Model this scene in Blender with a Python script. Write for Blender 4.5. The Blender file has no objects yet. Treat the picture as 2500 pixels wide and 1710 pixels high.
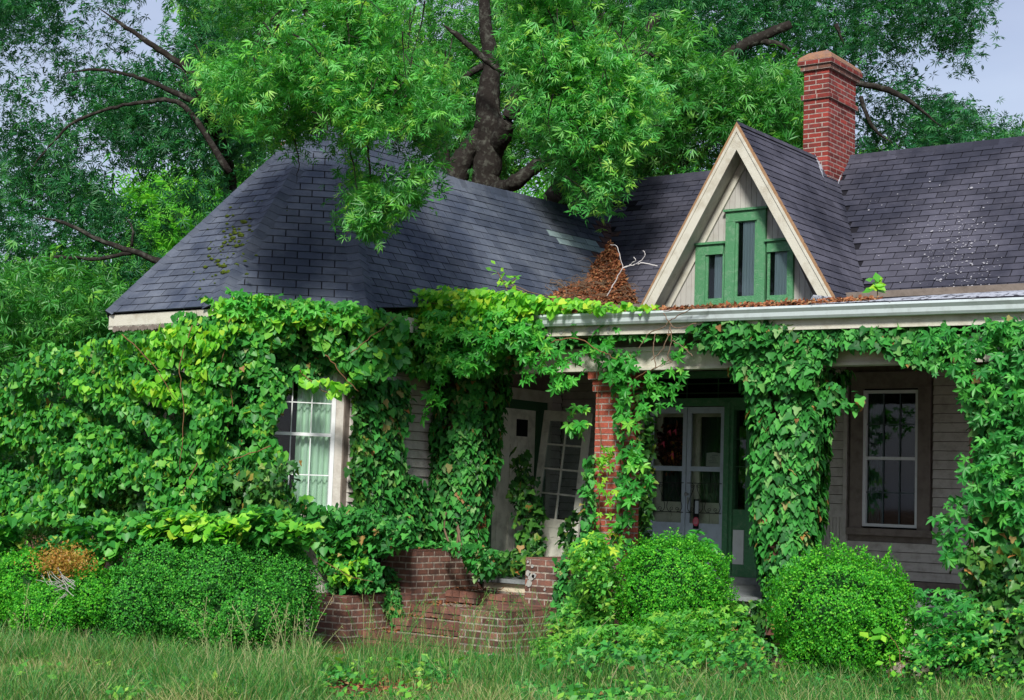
import bpy, bmesh, math, random
import numpy as np
from mathutils import Vector, Matrix
random.seed(7); rng = np.random.default_rng(7)
SC = bpy.context.scene
COL = SC.collection

# ------------------------------------------------------------------ camera, sky, sun
EYE = 1.65; FPX = 3802.7
def cam_rot(yaw, pitch, roll):
    cy, sy = math.cos(yaw), math.sin(yaw)
    fwd = np.array([sy*math.cos(pitch), cy*math.cos(pitch), math.sin(pitch)])
    right = np.array([cy, -sy, 0.0]); up = np.cross(right, fwd)
    cr, sr = math.cos(roll), math.sin(roll)
    return np.array([cr*right+sr*up, -sr*right+cr*up, fwd])
RC = cam_rot(-0.64050442, 0.09200195, 0.0336235)
cd = bpy.data.cameras.new('camera'); cam = bpy.data.objects.new('camera', cd); COL.objects.link(cam)
cd.sensor_width = 36; cd.lens = 36*FPX/2500; cd.clip_end = 2000; cd.clip_start = 0.1
M = Matrix.Identity(4)
for i in range(3):
    M[i][0] = RC[0][i]; M[i][1] = RC[1][i]; M[i][2] = -RC[2][i]
M[2][3] = EYE
cam.matrix_world = M
SC.camera = cam

SUN_AZ = math.radians(150)      # compass bearing the light comes from (0 = +Y, clockwise)
SUN_EL = math.radians(38)
W = bpy.data.worlds.new('World'); SC.world = W; W.use_nodes = True
nt = W.node_tree; nt.nodes.clear()
def N(t, **k):
    n = nt.nodes.new(t)
    for a, b in k.items(): setattr(n, a, b)
    return n
sky = N('ShaderNodeTexSky', sky_type='NISHITA', sun_disc=False, sun_elevation=SUN_EL, sun_rotation=SUN_AZ, air_density=1.2, dust_density=2.0)
tc = N('ShaderNodeTexCoord'); mp = N('ShaderNodeMapping'); mp.inputs['Scale'].default_value = (1.5, 1.5, 4)
no = N('ShaderNodeTexNoise'); no.inputs['Scale'].default_value = 1.6; no.inputs['Detail'].default_value = 6; no.inputs['Roughness'].default_value = .55
rp = N('ShaderNodeValToRGB'); rp.color_ramp.elements[0].position = .35; rp.color_ramp.elements[0].color = (.62, .62, .62, 1)
rp.color_ramp.elements[1].position = .65; rp.color_ramp.elements[1].color = (.95, .95, .95, 1)
cl = N('ShaderNodeValToRGB'); cl.color_ramp.elements[0].position = .3; cl.color_ramp.elements[0].color = (2.3, 2.65, 3.9, 1)
cl.color_ramp.elements[1].position = .7; cl.color_ramp.elements[1].color = (3.6, 3.9, 4.9, 1)
no2 = N('ShaderNodeTexNoise'); no2.inputs['Scale'].default_value = 2.4; no2.inputs['Detail'].default_value = 5
mx = N('ShaderNodeMix', data_type='RGBA'); bg = N('ShaderNodeBackground'); bg.inputs['Strength'].default_value = .115
out = N('ShaderNodeOutputWorld'); L = nt.links.new
L(tc.outputs['Generated'], mp.inputs['Vector']); L(mp.outputs['Vector'], no.inputs['Vector']); L(mp.outputs['Vector'], no2.inputs['Vector'])
L(no.outputs['Fac'], rp.inputs['Fac']); L(no2.outputs['Fac'], cl.inputs['Fac'])
L(rp.outputs['Color'], mx.inputs['Factor']); L(sky.outputs['Color'], mx.inputs['A']); L(cl.outputs['Color'], mx.inputs['B'])
L(mx.outputs['Result'], bg.inputs['Color']); L(bg.outputs['Background'], out.inputs['Surface'])
sl = bpy.data.lights.new('sun', 'SUN'); sl.energy = 3.7; sl.angle = math.radians(10); sl.color = (1, .96, .88)
sun = bpy.data.objects.new('sun', sl); COL.objects.link(sun)
sd = Vector((math.sin(SUN_AZ)*math.cos(SUN_EL), math.cos(SUN_AZ)*math.cos(SUN_EL), math.sin(SUN_EL)))
sun.rotation_euler = sd.to_track_quat('Z', 'Y').to_euler(); sun.location = sd*40
SC.view_settings.view_transform = 'Standard'; SC.view_settings.look = 'None'
SC.view_settings.exposure = 0.62; SC.view_settings.gamma = 1.0; SC.view_settings.use_curve_mapping = False

# ------------------------------------------------------------------ geometry helpers
def ray(x, y): return RC.T @ np.array([(x-1250)/FPX, -(y-855)/FPX, 1.0])
O3 = np.array([0, 0, EYE])
def onY(x, y, Y): d = ray(x, y); return O3 + d*(Y/d[1])
def onX(x, y, X): d = ray(x, y); return O3 + d*(X/d[0])
def onZ(x, y, Z): d = ray(x, y); return O3 + d*((Z-EYE)/d[2])
def onD(x, y, D): return O3 + ray(x, y)*D
def plane3(a, b, c):
    a, b, c = map(np.asarray, (a, b, c)); n = np.cross(b-a, c-a).astype(float); n /= np.linalg.norm(n)
    return n, float(n@a)
def hit(x, y, pl): d = ray(x, y); n, k = pl; return O3 + d*((k-n@O3)/(n@d))
def unit(v): v = np.asarray(v, float); return v/np.linalg.norm(v)
def depth(p): return float(RC[2] @ (np.asarray(p)-O3))

def link(o, parent=None):
    COL.objects.link(o)
    if parent is not None: o.parent = parent
    return o
def thing(name, label, cat, loc=(0, 0, 0), group=None):
    o = bpy.data.objects.new(name, None); o.empty_display_size = .2; o.location = loc
    o['label'] = label; o['category'] = cat
    if group: o['group'] = group
    return link(o)
def tag(o, label, cat, group=None, kind=None):
    if label: o['label'] = label
    if cat: o['category'] = cat
    if group: o['group'] = group
    if kind: o['kind'] = kind
    return o
def place(o, parent):                     # children hold world coordinates; undo the parent's offset
    o.parent = parent
    if parent is not None:
        loc = Vector((0, 0, 0)); p = parent
        while p is not None: loc += p.location; p = p.parent
        o.location = o.location - loc
    return o
def poly(name, V, F, m, parent=None, smooth=False):
    me = bpy.data.meshes.new(name); me.from_pydata([tuple(map(float, v)) for v in V], [], F); me.materials.append(m)
    if smooth: me.polygons.foreach_set('use_smooth', [True]*len(me.polygons))
    o = bpy.data.objects.new(name, me); link(o); place(o, parent); return o
def trimesh(name, V, F, m, parent=None, rnd=None, smooth=False):
    me = bpy.data.meshes.new(name); V = np.asarray(V, np.float32); F = np.asarray(F, np.int32)
    me.vertices.add(len(V)); me.vertices.foreach_set('co', V.ravel())
    me.loops.add(F.size); me.loops.foreach_set('vertex_index', F.ravel())
    me.polygons.add(len(F)); me.polygons.foreach_set('loop_start', np.arange(0, F.size, 3, dtype=np.int32))
    me.polygons.foreach_set('loop_total', np.full(len(F), 3, np.int32))
    if smooth: me.polygons.foreach_set('use_smooth', np.ones(len(F), bool))
    me.update(calc_edges=True)
    if rnd is not None:
        a = me.attributes.new('rnd', 'FLOAT', 'POINT'); a.data.foreach_set('value', np.asarray(rnd, np.float32))
    me.materials.append(m)
    o = bpy.data.objects.new(name, me); link(o); place(o, parent); return o
class MB:                                  # collects simple solids into one mesh
    def __init__(s): s.V = []; s.F = []
    def add(s, V, F): b = len(s.V); s.V += [tuple(v) for v in V]; s.F += [tuple(i+b for i in f) for f in F]; return s
    def box(s, x0, x1, y0, y1, z0, z1):
        V = [(x, y, z) for x in (x0, x1) for y in (y0, y1) for z in (z0, z1)]
        return s.add(V, [(0, 1, 3, 2), (4, 6, 7, 5), (0, 4, 5, 1), (2, 3, 7, 6), (0, 2, 6, 4), (1, 5, 7, 3)])
    def prism(s, P, d):                    # polygon P (world points) extruded along d
        n = len(P); d = np.asarray(d, float); V = [np.asarray(p, float) for p in P] + [np.asarray(p, float)+d for p in P]
        return s.add(V, [tuple(range(n))[::-1], tuple(range(n, 2*n))] + [(i, (i+1) % n, (i+1) % n+n, i+n) for i in range(n)])
    def tube(s, P, R, k=6):
        P = [np.asarray(p, float) for p in P]
        if np.isscalar(R): R = [R]*len(P)
        rings = []; ref = np.array([.3, .2, .93])
        for i, p in enumerate(P):
            t = unit(P[min(i+1, len(P)-1)] - P[max(i-1, 0)] + 1e-9)
            if abs(t@ref) > .95: ref = np.array([1., 0, 0])
            a = unit(np.cross(t, ref)); b = np.cross(t, a)
            rings.append([p + R[i]*(math.cos(2*math.pi*j/k)*a + math.sin(2*math.pi*j/k)*b) for j in range(k)])
        V = [v for r in rings for v in r]; F = []
        for i in range(len(P)-1):
            for j in range(k):
                F.append((i*k+j, i*k+(j+1) % k, (i+1)*k+(j+1) % k, (i+1)*k+j))
        F += [tuple(range(k))[::-1], tuple(range((len(P)-1)*k, len(P)*k))]
        return s.add(V, F)
    def build(s, name, m, parent=None, smooth=False):
        o = poly(name, s.V, s.F, m, parent, smooth)
        bm = bmesh.new(); bm.from_mesh(o.data); bmesh.ops.recalc_face_normals(bm, faces=bm.faces); bm.to_mesh(o.data); bm.free()
        return o
def smoothpath(P, n=6, wob=0):
    P = [np.asarray(p, float) for p in P]; out = []
    Q = [2*P[0]-P[1]] + P + [2*P[-1]-P[-2]]
    for i in range(1, len(Q)-2):
        for j in range(n):
            t = j/n
            out.append(.5*((2*Q[i]) + (Q[i+1]-Q[i-1])*t + (2*Q[i-1]-5*Q[i]+4*Q[i+1]-Q[i+2])*t*t + (3*Q[i]-Q[i-1]-3*Q[i+1]+Q[i+2])*t**3) + rng.normal(0, 1, 3)*wob)
    out.append(P[-1]); return out
UB = {}
def unitbox(m):
    if m.name not in UB:
        bm = bmesh.new(); bmesh.ops.create_cube(bm, size=1)
        me = bpy.data.meshes.new('block_'+m.name); bm.to_mesh(me); bm.free(); me.materials.append(m); UB[m.name] = me
    return UB[m.name]
def block(name, x0, x1, y0, y1, z0, z1, m, parent, rot=None):
    o = bpy.data.objects.new(name, unitbox(m)); o.location = ((x0+x1)/2, (y0+y1)/2, (z0+z1)/2); o.scale = (abs(x1-x0), abs(y1-y0), abs(z1-z0))
    if rot: o.rotation_euler = rot
    link(o); place(o, parent); return o

# ------------------------------------------------------------------ materials
def mat(name, col, rough=.8, spec=.3, noise=None, bump=0, bscale=40, var=0, metallic=0):
    m = bpy.data.materials.new(name); m.use_nodes = True; t = m.node_tree; p = t.nodes['Principled BSDF']; l = t.links.new
    p.inputs['Roughness'].default_value = rough; p.inputs['Specular IOR Level'].default_value = spec; p.inputs['Metallic'].default_value = metallic
    p.inputs['Base Color'].default_value = (*col, 1)
    src = None
    tcn = t.nodes.new('ShaderNodeTexCoord'); co = t.nodes.new('ShaderNodeNewGeometry').outputs['Position']
    if noise:                               # noise = (scale, second colour, threshold low, high)
        sc, c2, lo, hi = noise
        n = t.nodes.new('ShaderNodeTexNoise'); n.inputs['Scale'].default_value = sc; n.inputs['Detail'].default_value = 8; n.inputs['Roughness'].default_value = .65
        l(co, n.inputs['Vector'])
        r = t.nodes.new('ShaderNodeValToRGB'); r.color_ramp.elements[0].position = lo; r.color_ramp.elements[1].position = hi
        r.color_ramp.elements[0].color = (*col, 1); r.color_ramp.elements[1].color = (*c2, 1)
        l(n.outputs['Fac'], r.inputs['Fac']); src = r.outputs['Color']
    if var:
        oi = t.nodes.new('ShaderNodeObjectInfo'); at_ = t.nodes.new('ShaderNodeAttribute'); at_.attribute_name = 'rnd'
        ad = t.nodes.new('ShaderNodeMath'); ad.operation = 'ADD'; l(oi.outputs['Random'], ad.inputs[0]); l(at_.outputs['Fac'], ad.inputs[1])
        fr = t.nodes.new('ShaderNodeMath'); fr.operation = 'FRACT'; l(ad.outputs[0], fr.inputs[0])
        mr = t.nodes.new('ShaderNodeMapRange'); mr.inputs['To Min'].default_value = 1-var; mr.inputs['To Max'].default_value = 1+var; l(fr.outputs[0], mr.inputs['Value'])
        mm = t.nodes.new('ShaderNodeMix'); mm.data_type = 'RGBA'; mm.blend_type = 'MULTIPLY'; mm.inputs['Factor'].default_value = 1
        if src: l(src, mm.inputs['A'])
        else: mm.inputs['A'].default_value = (*col, 1)
        l(mr.outputs['Result'], mm.inputs['B']); src = mm.outputs['Result']
    if src: l(src, p.inputs['Base Color'])
    if bump:
        n = t.nodes.new('ShaderNodeTexNoise'); n.inputs['Scale'].default_value = bscale; n.inputs['Detail'].default_value = 6; l(co, n.inputs['Vector'])
        b = t.nodes.new('ShaderNodeBump'); b.inputs['Strength'].default_value = bump; b.inputs['Distance'].default_value = .02
        l(n.outputs['Fac'], b.inputs['Height']); l(b.outputs['Normal'], p.inputs['Normal'])
    return m
def leafmat(name, stops, trans=.3, rough=.45, spec=.35):
    m = bpy.data.materials.new(name); m.use_nodes = True; t = m.node_tree; p = t.nodes['Principled BSDF']; l = t.links.new
    oi = t.nodes.new('ShaderNodeObjectInfo'); at_ = t.nodes.new('ShaderNodeAttribute'); at_.attribute_name = 'rnd'
    ad = t.nodes.new('ShaderNodeMath'); ad.operation = 'ADD'; l(oi.outputs['Random'], ad.inputs[0]); l(at_.outputs['Fac'], ad.inputs[1])
    fr = t.nodes.new('ShaderNodeMath'); fr.operation = 'FRACT'; l(ad.outputs[0], fr.inputs[0])
    r = t.nodes.new('ShaderNodeValToRGB'); e = r.color_ramp.elements
    e[0].position = stops[0][0]; e[0].color = (*stops[0][1], 1); e[1].position = stops[-1][0]; e[1].color = (*stops[-1][1], 1)
    for ps, c in stops[1:-1]: x = e.new(ps); x.color = (*c, 1)
    l(fr.outputs[0], r.inputs['Fac']); l(r.outputs['Color'], p.inputs['Base Color'])
    p.inputs['Roughness'].default_value = rough; p.inputs['Specular IOR Level'].default_value = spec
    tr = t.nodes.new('ShaderNodeBsdfTranslucent')
    hs = t.nodes.new('ShaderNodeMix'); hs.data_type = 'RGBA'; hs.blend_type = 'MULTIPLY'; hs.inputs['Factor'].default_value = 1
    l(r.outputs['Color'], hs.inputs['A']); hs.inputs['B'].default_value = (1.5, 1.6, .7, 1); l(hs.outputs['Result'], tr.inputs['Color'])
    mxs = t.nodes.new('ShaderNodeMixShader'); mxs.inputs['Fac'].default_value = trans
    l(p.outputs[0], mxs.inputs[1]); l(tr.outputs[0], mxs.inputs[2]); l(mxs.outputs[0], t.nodes['Material Output'].inputs['Surface'])
    return m
def glassmat(name, tint=(.8, .85, .85), fac=.15):
    m = bpy.data.materials.new(name); m.use_nodes = True; t = m.node_tree; t.nodes.remove(t.nodes['Principled BSDF']); l = t.links.new
    g = t.nodes.new('ShaderNodeBsdfGlossy'); g.inputs['Roughness'].default_value = .03; tr = t.nodes.new('ShaderNodeBsdfTransparent'); tr.inputs['Color'].default_value = (*tint, 1)
    f = t.nodes.new('ShaderNodeFresnel'); f.inputs['IOR'].default_value = 1.4
    a = t.nodes.new('ShaderNodeMath'); a.operation = 'ADD'; a.inputs[1].default_value = fac; l(f.outputs[0], a.inputs[0])
    x = t.nodes.new('ShaderNodeMixShader'); l(a.outputs[0], x.inputs['Fac']); l(tr.outputs[0], x.inputs[1]); l(g.outputs[0], x.inputs[2])
    l(x.outputs[0], t.nodes['Material Output'].inputs['Surface']); return m
G_ = dict
m_shw = mat('shingle_blue_grey', (.046, .058, .088), .92, .08, (1.1, (.125, .142, .178), .42, .70), .4, 240, .16)
m_shm = mat('shingle_brown_grey', (.032, .034, .050), .92, .08, (.9, (.080, .080, .106), .4, .66), .4, 240, .18)
m_patch = mat('shingle_pale_green', (.16, .22, .24), .85, .25, (6, (.2, .27, .28), .4, .6), .3, 200, .1)
m_deck = mat('roof_felt', (.012, .012, .016), .95, .1)
m_lichen = mat('lichen_pale', (.27, .27, .30), .9, .1)
m_moss = mat('moss', (.05, .09, .012), .95, .1, (60, (.1, .13, .02), .4, .6), .8, 120)
m_cream = mat('cream_paint', (.50, .49, .42), .6, .3, (5, (.34, .31, .24), .47, .74), .25, 60)
m_peel = mat('grey_bare_wood', (.26, .27, .27), .8, .2, (30, (.36, .35, .31), .4, .6), .3, 80)
m_trim = mat('taupe_trim', (.18, .15, .13), .6, .3, (8, (.11, .09, .075), .45, .7), .15, 60)
m_siding = mat('siding_grey', (.48, .455, .42), .65, .25, (9, (.32, .29, .26), .45, .75), .15, 50, .06)
m_gable = mat('gable_cream_grey', (.38, .375, .35), .65, .25, (9, (.34, .32, .29), .45, .75), .15, 50, .05)
m_green = mat('green_paint', (.065, .22, .10), .5, .35, (18, (.13, .27, .16), .5, .68), .6, 70)
m_greend = mat('dark_green_paint', (.03, .10, .045), .5, .35)
m_gutter = mat('gutter_white', (.52, .60, .62), .4, .35, (4, (.33, .37, .37), .48, .74), 0)
m_white = mat('white_paint', (.66, .68, .70), .45, .35, (9, (.56, .58, .58), .5, .8))
m_door = mat('old_white_door', (.76, .76, .66), .55, .3, (6, (.40, .40, .33), .45, .75), .1, 40)
m_storm = mat('storm_door_grey_blue', (.44, .52, .62), .5, .4, (10, (.34, .40, .48), .45, .75))
m_iron = mat('black_iron', (.012, .012, .014), .45, .5)
m_metal = mat('brushed_metal', (.35, .35, .36), .35, .5, metallic=.7)
m_brick = mat('red_brick', (.235, .036, .028), .85, .2, (7, (.11, .035, .035), .42, .68), .5, 90, .38)
m_brickc = mat('column_brick', (.33, .08, .05), .85, .2, (28, (.24, .06, .045), .42, .68), .5, 90, .25)
m_brickd = mat('dark_brick', (.185, .083, .060), .85, .2, (9, (.09, .058, .05), .4, .66), .5, 80, .35)
m_mortar = mat('mortar', (.36, .30, .27), .95, .1, (30, (.26, .2, .18), .4, .6), .5, 90)
m_mortard = mat('mortar_dirty', (.40, .35, .29), .95, .1, (20, (.2, .17, .15), .4, .6), .5, 90)
m_crown = mat('chimney_mortar_cap', (.28, .15, .09), .95, .1, (8, (.16, .11, .10), .4, .7), .6, 40)
m_flash = mat('tar_flashing', (.33, .35, .40), .7, .2, (14, (.03, .03, .04), .52, .58), .5, 40)
m_stain = mat('rust_stain', (.10, .055, .045), .95, .1, (14, (.05, .04, .045), .4, .6), .5, 60)
m_edgew = mat('raw_edge_wood', (.30, .19, .11), .8, .2, (30, (.25, .14, .07), .4, .6))
m_floor = mat('porch_floor_grey', (.20, .22, .23), .6, .3, (7, (.11, .12, .12), .42, .7), .2, 30)
m_fascia = mat('porch_skirt_cream', (.56, .50, .38), .7, .2, (18, (.22, .2, .16), .55, .7))
m_black = mat('interior_dark', (.010, .011, .012), .9, .1)  # near-black colour stands for unlit rooms behind glass; also on plain black items
m_curt = mat('curtain_grey', (.42, .47, .52), .9, .1)
m_curtw = mat('curtain_pale', (.72, .86, .66), .9, .1)
m_lace = mat('lace_curtain', (.09, .12, .13), .9, .1)
m_paper = mat('paper', (.55, .58, .6), .8, .2)
m_pink = mat('sticker_red', (.62, .08, .14), .6, .3)
m_ground = mat('soil_and_litter', (.075, .052, .032), .95, .1, (12, (.16, .075, .05), .42, .62), .8, 30)
m_bark = mat('bark', (.022, .019, .017), .95, .05, (9, (.075, .078, .065), .5, .68), 1.0, 18)
m_twig = mat('twig', (.16, .11, .075), .9, .1)
m_twigp = mat('bleached_twig', (.52, .50, .50), .85, .1)
m_stem = mat('vine_stem', (.17, .09, .045), .85, .15)
m_litter = leafmat('dead_leaves', [(0, (.10, .035, .018)), (.5, (.24, .085, .04)), (.85, (.38, .17, .08)), (1, (.30, .2, .1))], .15, .8, .1)
m_fruit = mat('dried_orange', (.5, .2, .03), .8, .2)
g_glass = glassmat('window_glass', (.82, .88, .88), .0)
g_glassg = glassmat('old_door_glass', (.88, .9, .88), .0)
# foliage
lf_ivy = leafmat('ivy_leaf', [(0, (.014, .09, .022)), (.35, (.028, .18, .03)), (.72, (.05, .28, .045)), (.9, (.10, .36, .06)), (.965, (.18, .32, .12)), (.985, (.35, .22, .07)), (1, (.22, .10, .04))], .22, .55, .25)
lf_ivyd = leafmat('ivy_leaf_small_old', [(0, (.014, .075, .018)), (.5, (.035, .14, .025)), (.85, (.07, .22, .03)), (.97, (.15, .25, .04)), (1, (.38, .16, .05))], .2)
lf_grape = leafmat('grape_leaf', [(0, (.022, .15, .03)), (.4, (.045, .26, .038)), (.78, (.09, .36, .045)), (.95, (.18, .46, .05)), (1, (.34, .46, .06))], .35)
lf_young = leafmat('young_vine_leaf', [(0, (.08, .34, .03)), (.4, (.15, .46, .035)), (.8, (.26, .60, .045)), (1, (.46, .60, .05))], .38)
lf_creep = leafmat('creeper_leaf', [(0, (.03, .22, .03)), (.5, (.055, .34, .04)), (.85, (.10, .45, .05)), (1, (.2, .5, .06))], .32)
lf_creepd = leafmat('creeper_leaf_shaded', [(0, (.02, .17, .03)), (.6, (.04, .27, .04)), (1, (.09, .38, .05))], .28)  # darker copy of the creeper green, shade put into the colour
lf_box = leafmat('boxwood_leaf', [(0, (.02, .16, .015)), (.4, (.045, .30, .018)), (.8, (.10, .46, .025)), (1, (.2, .55, .04))], .32, .55, .25)
lf_hedge = leafmat('hedge_leaf', [(0, (.02, .13, .02)), (.5, (.04, .26, .028)), (.85, (.08, .40, .035)), (1, (.15, .46, .05))], .3, .55, .25)
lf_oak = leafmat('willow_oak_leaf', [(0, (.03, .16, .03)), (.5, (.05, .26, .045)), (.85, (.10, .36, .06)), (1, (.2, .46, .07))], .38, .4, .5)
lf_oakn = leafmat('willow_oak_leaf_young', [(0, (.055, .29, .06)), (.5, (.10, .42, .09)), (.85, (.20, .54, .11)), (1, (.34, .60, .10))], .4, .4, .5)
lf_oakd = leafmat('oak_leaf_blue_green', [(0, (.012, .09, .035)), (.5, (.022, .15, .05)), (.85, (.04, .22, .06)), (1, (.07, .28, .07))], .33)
lf_wood = leafmat('woods_leaf', [(0, (.03, .20, .02)), (.5, (.08, .36, .03)), (1, (.20, .52, .05))], .45)
lf_grass = leafmat('grass_blade', [(0, (.025, .13, .03)), (.4, (.055, .22, .04)), (.75, (.12, .29, .05)), (.88, (.30, .36, .13)), (1, (.40, .34, .20))], .35, .5)
lf_dry = leafmat('dry_grass_blade', [(0, (.14, .24, .05)), (.5, (.27, .31, .11)), (1, (.42, .36, .2))], .3, .6)
lf_seed = leafmat('grass_seed', [(0, (.20, .30, .10)), (.6, (.34, .38, .18)), (1, (.40, .34, .20))], .3, .7)
lf_weed = leafmat('weed_leaf', [(0, (.035, .20, .03)), (.5, (.08, .34, .04)), (.85, (.18, .46, .05)), (1, (.3, .5, .07))], .35)
lf_orange = leafmat('dying_boxwood', [(0, (.25, .12, .03)), (.5, (.42, .2, .04)), (1, (.3, .3, .05))], .3)

# ------------------------------------------------------------------ leaves
T_IVY = (np.array([(0, 0, 0), (.40, -.10, .05), (.50, .26, .10), (.27, .42, .07), (.22, .70, .05), (0, 1, -.08), (-.22, .70, .05), (-.27, .42, .07), (-.50, .26, .10), (-.40, -.10, .05), (0, .45, -.02)]),
         [(10, 0, 1), (10, 1, 2), (10, 2, 3), (10, 3, 4), (10, 4, 5), (10, 5, 6), (10, 6, 7), (10, 7, 8), (10, 8, 9), (10, 9, 0)])
T_HEART = (np.array([(0, 0, 0), (.34, -.14, .05), (.50, .18, .10), (.36, .58, .06), (0, 1, -.1), (-.36, .58, .06), (-.50, .18, .10), (-.34, -.14, .05), (0, .4, -.03)]),
           [(8, 0, 1), (8, 1, 2), (8, 2, 3), (8, 3, 4), (8, 4, 5), (8, 5, 6), (8, 6, 7), (8, 7, 0)])
def palm(n, w, spread):
    V = []; F = []
    for i in range(n):
        a = (i-(n-1)/2)*spread; L_ = 1-.12*abs(i-(n-1)/2)
        c, s = math.cos(a), math.sin(a)
        b = len(V)
        for (x, y, z) in ((0, 0, 0), (w, .42*L_, .05), (w*.8, .68*L_, .02), (0, L_, -.10), (-w*.8, .68*L_, .02), (-w, .42*L_, .05)):
            V.append((c*x+s*y, -s*x+c*y, z))
        F += [(b, b+1, b+2), (b, b+2, b+3), (b, b+3, b+4), (b, b+4, b+5)]
    return np.array(V), F
T_CREEP = palm(5, .17, .95)
def fanleaf(n, w, spread):
    V = []; F = []
    for i in range(n):
        a = (i-(n-1)/2)*spread; L_ = 1-.06*abs(i-(n-1)/2); c, s = math.cos(a), math.sin(a); b = len(V)
        for (x, y, z) in ((0, .05, 0), (w, .45*L_, .05), (0, L_, -.18), (-w, .45*L_, .02)): V.append((c*x+s*y, -s*x+c*y, z+.12*math.sin(i*2.3)))
        F += [(b, b+1, b+2), (b, b+2, b+3)]
    return np.array(V), F
T_SPRAY = fanleaf(8, .075, .6); T_SPRAY2 = fanleaf(5, .08, .42); T_SPRAY3 = fanleaf(6, .065, .95)
T_NARROW = (np.array([(0, 0, 0), (.085, .4, .02), (0, 1, -.05), (-.085, .4, .02)]), [(0, 1, 2), (0, 2, 3)])
T_OVAL = (np.array([(0, 0, 0), (.3, .5, .06), (0, 1, 0), (-.3, .5, .06)]), [(0, 1, 2), (0, 2, 3)])
def frames(n, t):
    n = n/np.linalg.norm(n, axis=1, keepdims=True)
    t = t-(t*n).sum(1, keepdims=True)*n; t /= np.linalg.norm(t, axis=1, keepdims=True)+1e-9
    return np.cross(t, n), t, n
def leafverts(T, P, nrm, tip, size):
    tv, tf = T; s, t, n = frames(nrm, tip)
    V = P[:, None, :] + size[:, None, None]*(tv[None, :, 0, None]*s[:, None]+tv[None, :, 1, None]*t[:, None]+tv[None, :, 2, None]*n[:, None])
    F = np.asarray(tf)[None]+(np.arange(len(P))*len(tv))[:, None, None]
    return V.reshape(-1, 3), F.reshape(-1, 3)
TM = {}
def leafmesh(T, m):
    k = (id(T), m.name)
    if k not in TM:
        me = bpy.data.meshes.new('leaf_'+m.name); me.from_pydata(T[0].tolist(), [], [tuple(f) for f in T[1]]); me.materials.append(m); TM[k] = me
    return TM[k]
def foliage(parent, sets, nobj=0, name='leaf', mass='leaf_mass'):
    """sets: list of (T, mat, P, nrm, tip, size). The nobj that show largest become objects, the rest one mesh per material."""
    if nobj:
        allc = []
        for si, (T, m, P, nr, tp, sz) in enumerate(sets):
            d = (P-O3)@RC[2]; px = sz*FPX/d
            pxp = np.stack([1250+FPX*((P-O3)@RC[0])/d, 855-FPX*((P-O3)@RC[1])/d], 1)
            inside = (pxp[:, 0] > 20) & (pxp[:, 0] < 2480) & (pxp[:, 1] > 20) & (pxp[:, 1] < 1690)
            sc = px*inside+rng.random(len(P))*3-(d-d.min())*4
            allc += [(sc[i], si, i) for i in np.argsort(-sc)[:nobj]]
        allc.sort(reverse=True); allc = allc[:nobj]; used = {}
        for _, si, i in allc: used.setdefault(si, set()).add(i)
    else: used = {}
    off = np.zeros(3)
    if parent is not None:
        p = parent
        while p is not None: off += np.array(p.location); p = p.parent
    masses = {}
    for si, (T, m, P, nr, tp, sz) in enumerate(sets):
        u = used.get(si, set())
        if u:
            idx = np.array(sorted(u)); s, t, n = frames(nr[idx], tp[idx]); me = leafmesh(T, m)
            for k, i in enumerate(idx):
                o = bpy.data.objects.new(name, me); q = P[i]-off
                o.matrix_basis = Matrix(((*[s[k][0]*sz[i], t[k][0]*sz[i], n[k][0]*sz[i]], q[0]), (s[k][1]*sz[i], t[k][1]*sz[i], n[k][1]*sz[i], q[1]), (s[k][2]*sz[i], t[k][2]*sz[i], n[k][2]*sz[i], q[2]), (0, 0, 0, 1)))
                COL.objects.link(o); o.parent = parent
        keep = np.array([i for i in range(len(P)) if i not in u], int) if u else np.arange(len(P))
        if len(keep):
            V, F = leafverts(T, P[keep], nr[keep], tp[keep], sz[keep]); r = np.repeat(rng.random(len(keep)), len(T[0]))
            masses.setdefault(m.name, (m, []))[1].append((V, F, r))
    res = []
    for m, L_ in masses.values():
        b = 0; VV = []; FF = []; RR = []
        for V, F, r in L_: VV.append(V); FF.append(F+b); RR.append(r); b += len(V)
        o = trimesh(mass, np.concatenate(VV), np.concatenate(FF), m, parent, np.concatenate(RR)); o['kind'] = 'stuff'; res.append(o)
    return res
def inpoly(P, x, y):
    P = np.asarray(P, float); c = np.zeros(len(x), bool); j = len(P)-1
    for i in range(len(P)):
        cond = ((P[i, 1] > y) != (P[j, 1] > y)) & (x < (P[j, 0]-P[i, 0])*(y-P[i, 1])/(P[j, 1]-P[i, 1]+1e-12)+P[i, 0])
        c ^= cond; j = i
    return c
def wave(P, s, seed=0):                    # cheap smooth 3-D noise in 0..1
    r = np.random.default_rng(seed); v = np.zeros(len(P))
    for k in range(7):
        d = r.normal(0, 1, 3); d /= np.linalg.norm(d); f = s*(.7+1.6*r.random())
        v += np.sin(P@d*f+r.random()*6.28)
    return .5+v/7*.75
def outline(Pxy, n, sub=None):
    P = np.asarray(Pxy, float); lo = P.min(0); hi = P.max(0); X = []; Y = []; tot = 0
    while tot < n:
        x = rng.uniform(lo[0], hi[0], n*2); y = rng.uniform(lo[1], hi[1], n*2); k = inpoly(P, x, y); X.append(x[k]); Y.append(y[k]); tot += k.sum()
    return np.concatenate(X)[:n], np.concatenate(Y)[:n]
def rays(x, y):
    q = np.stack([(x-1250)/FPX, -(y-855)/FPX, np.ones_like(x)], 1); return q@RC
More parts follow.
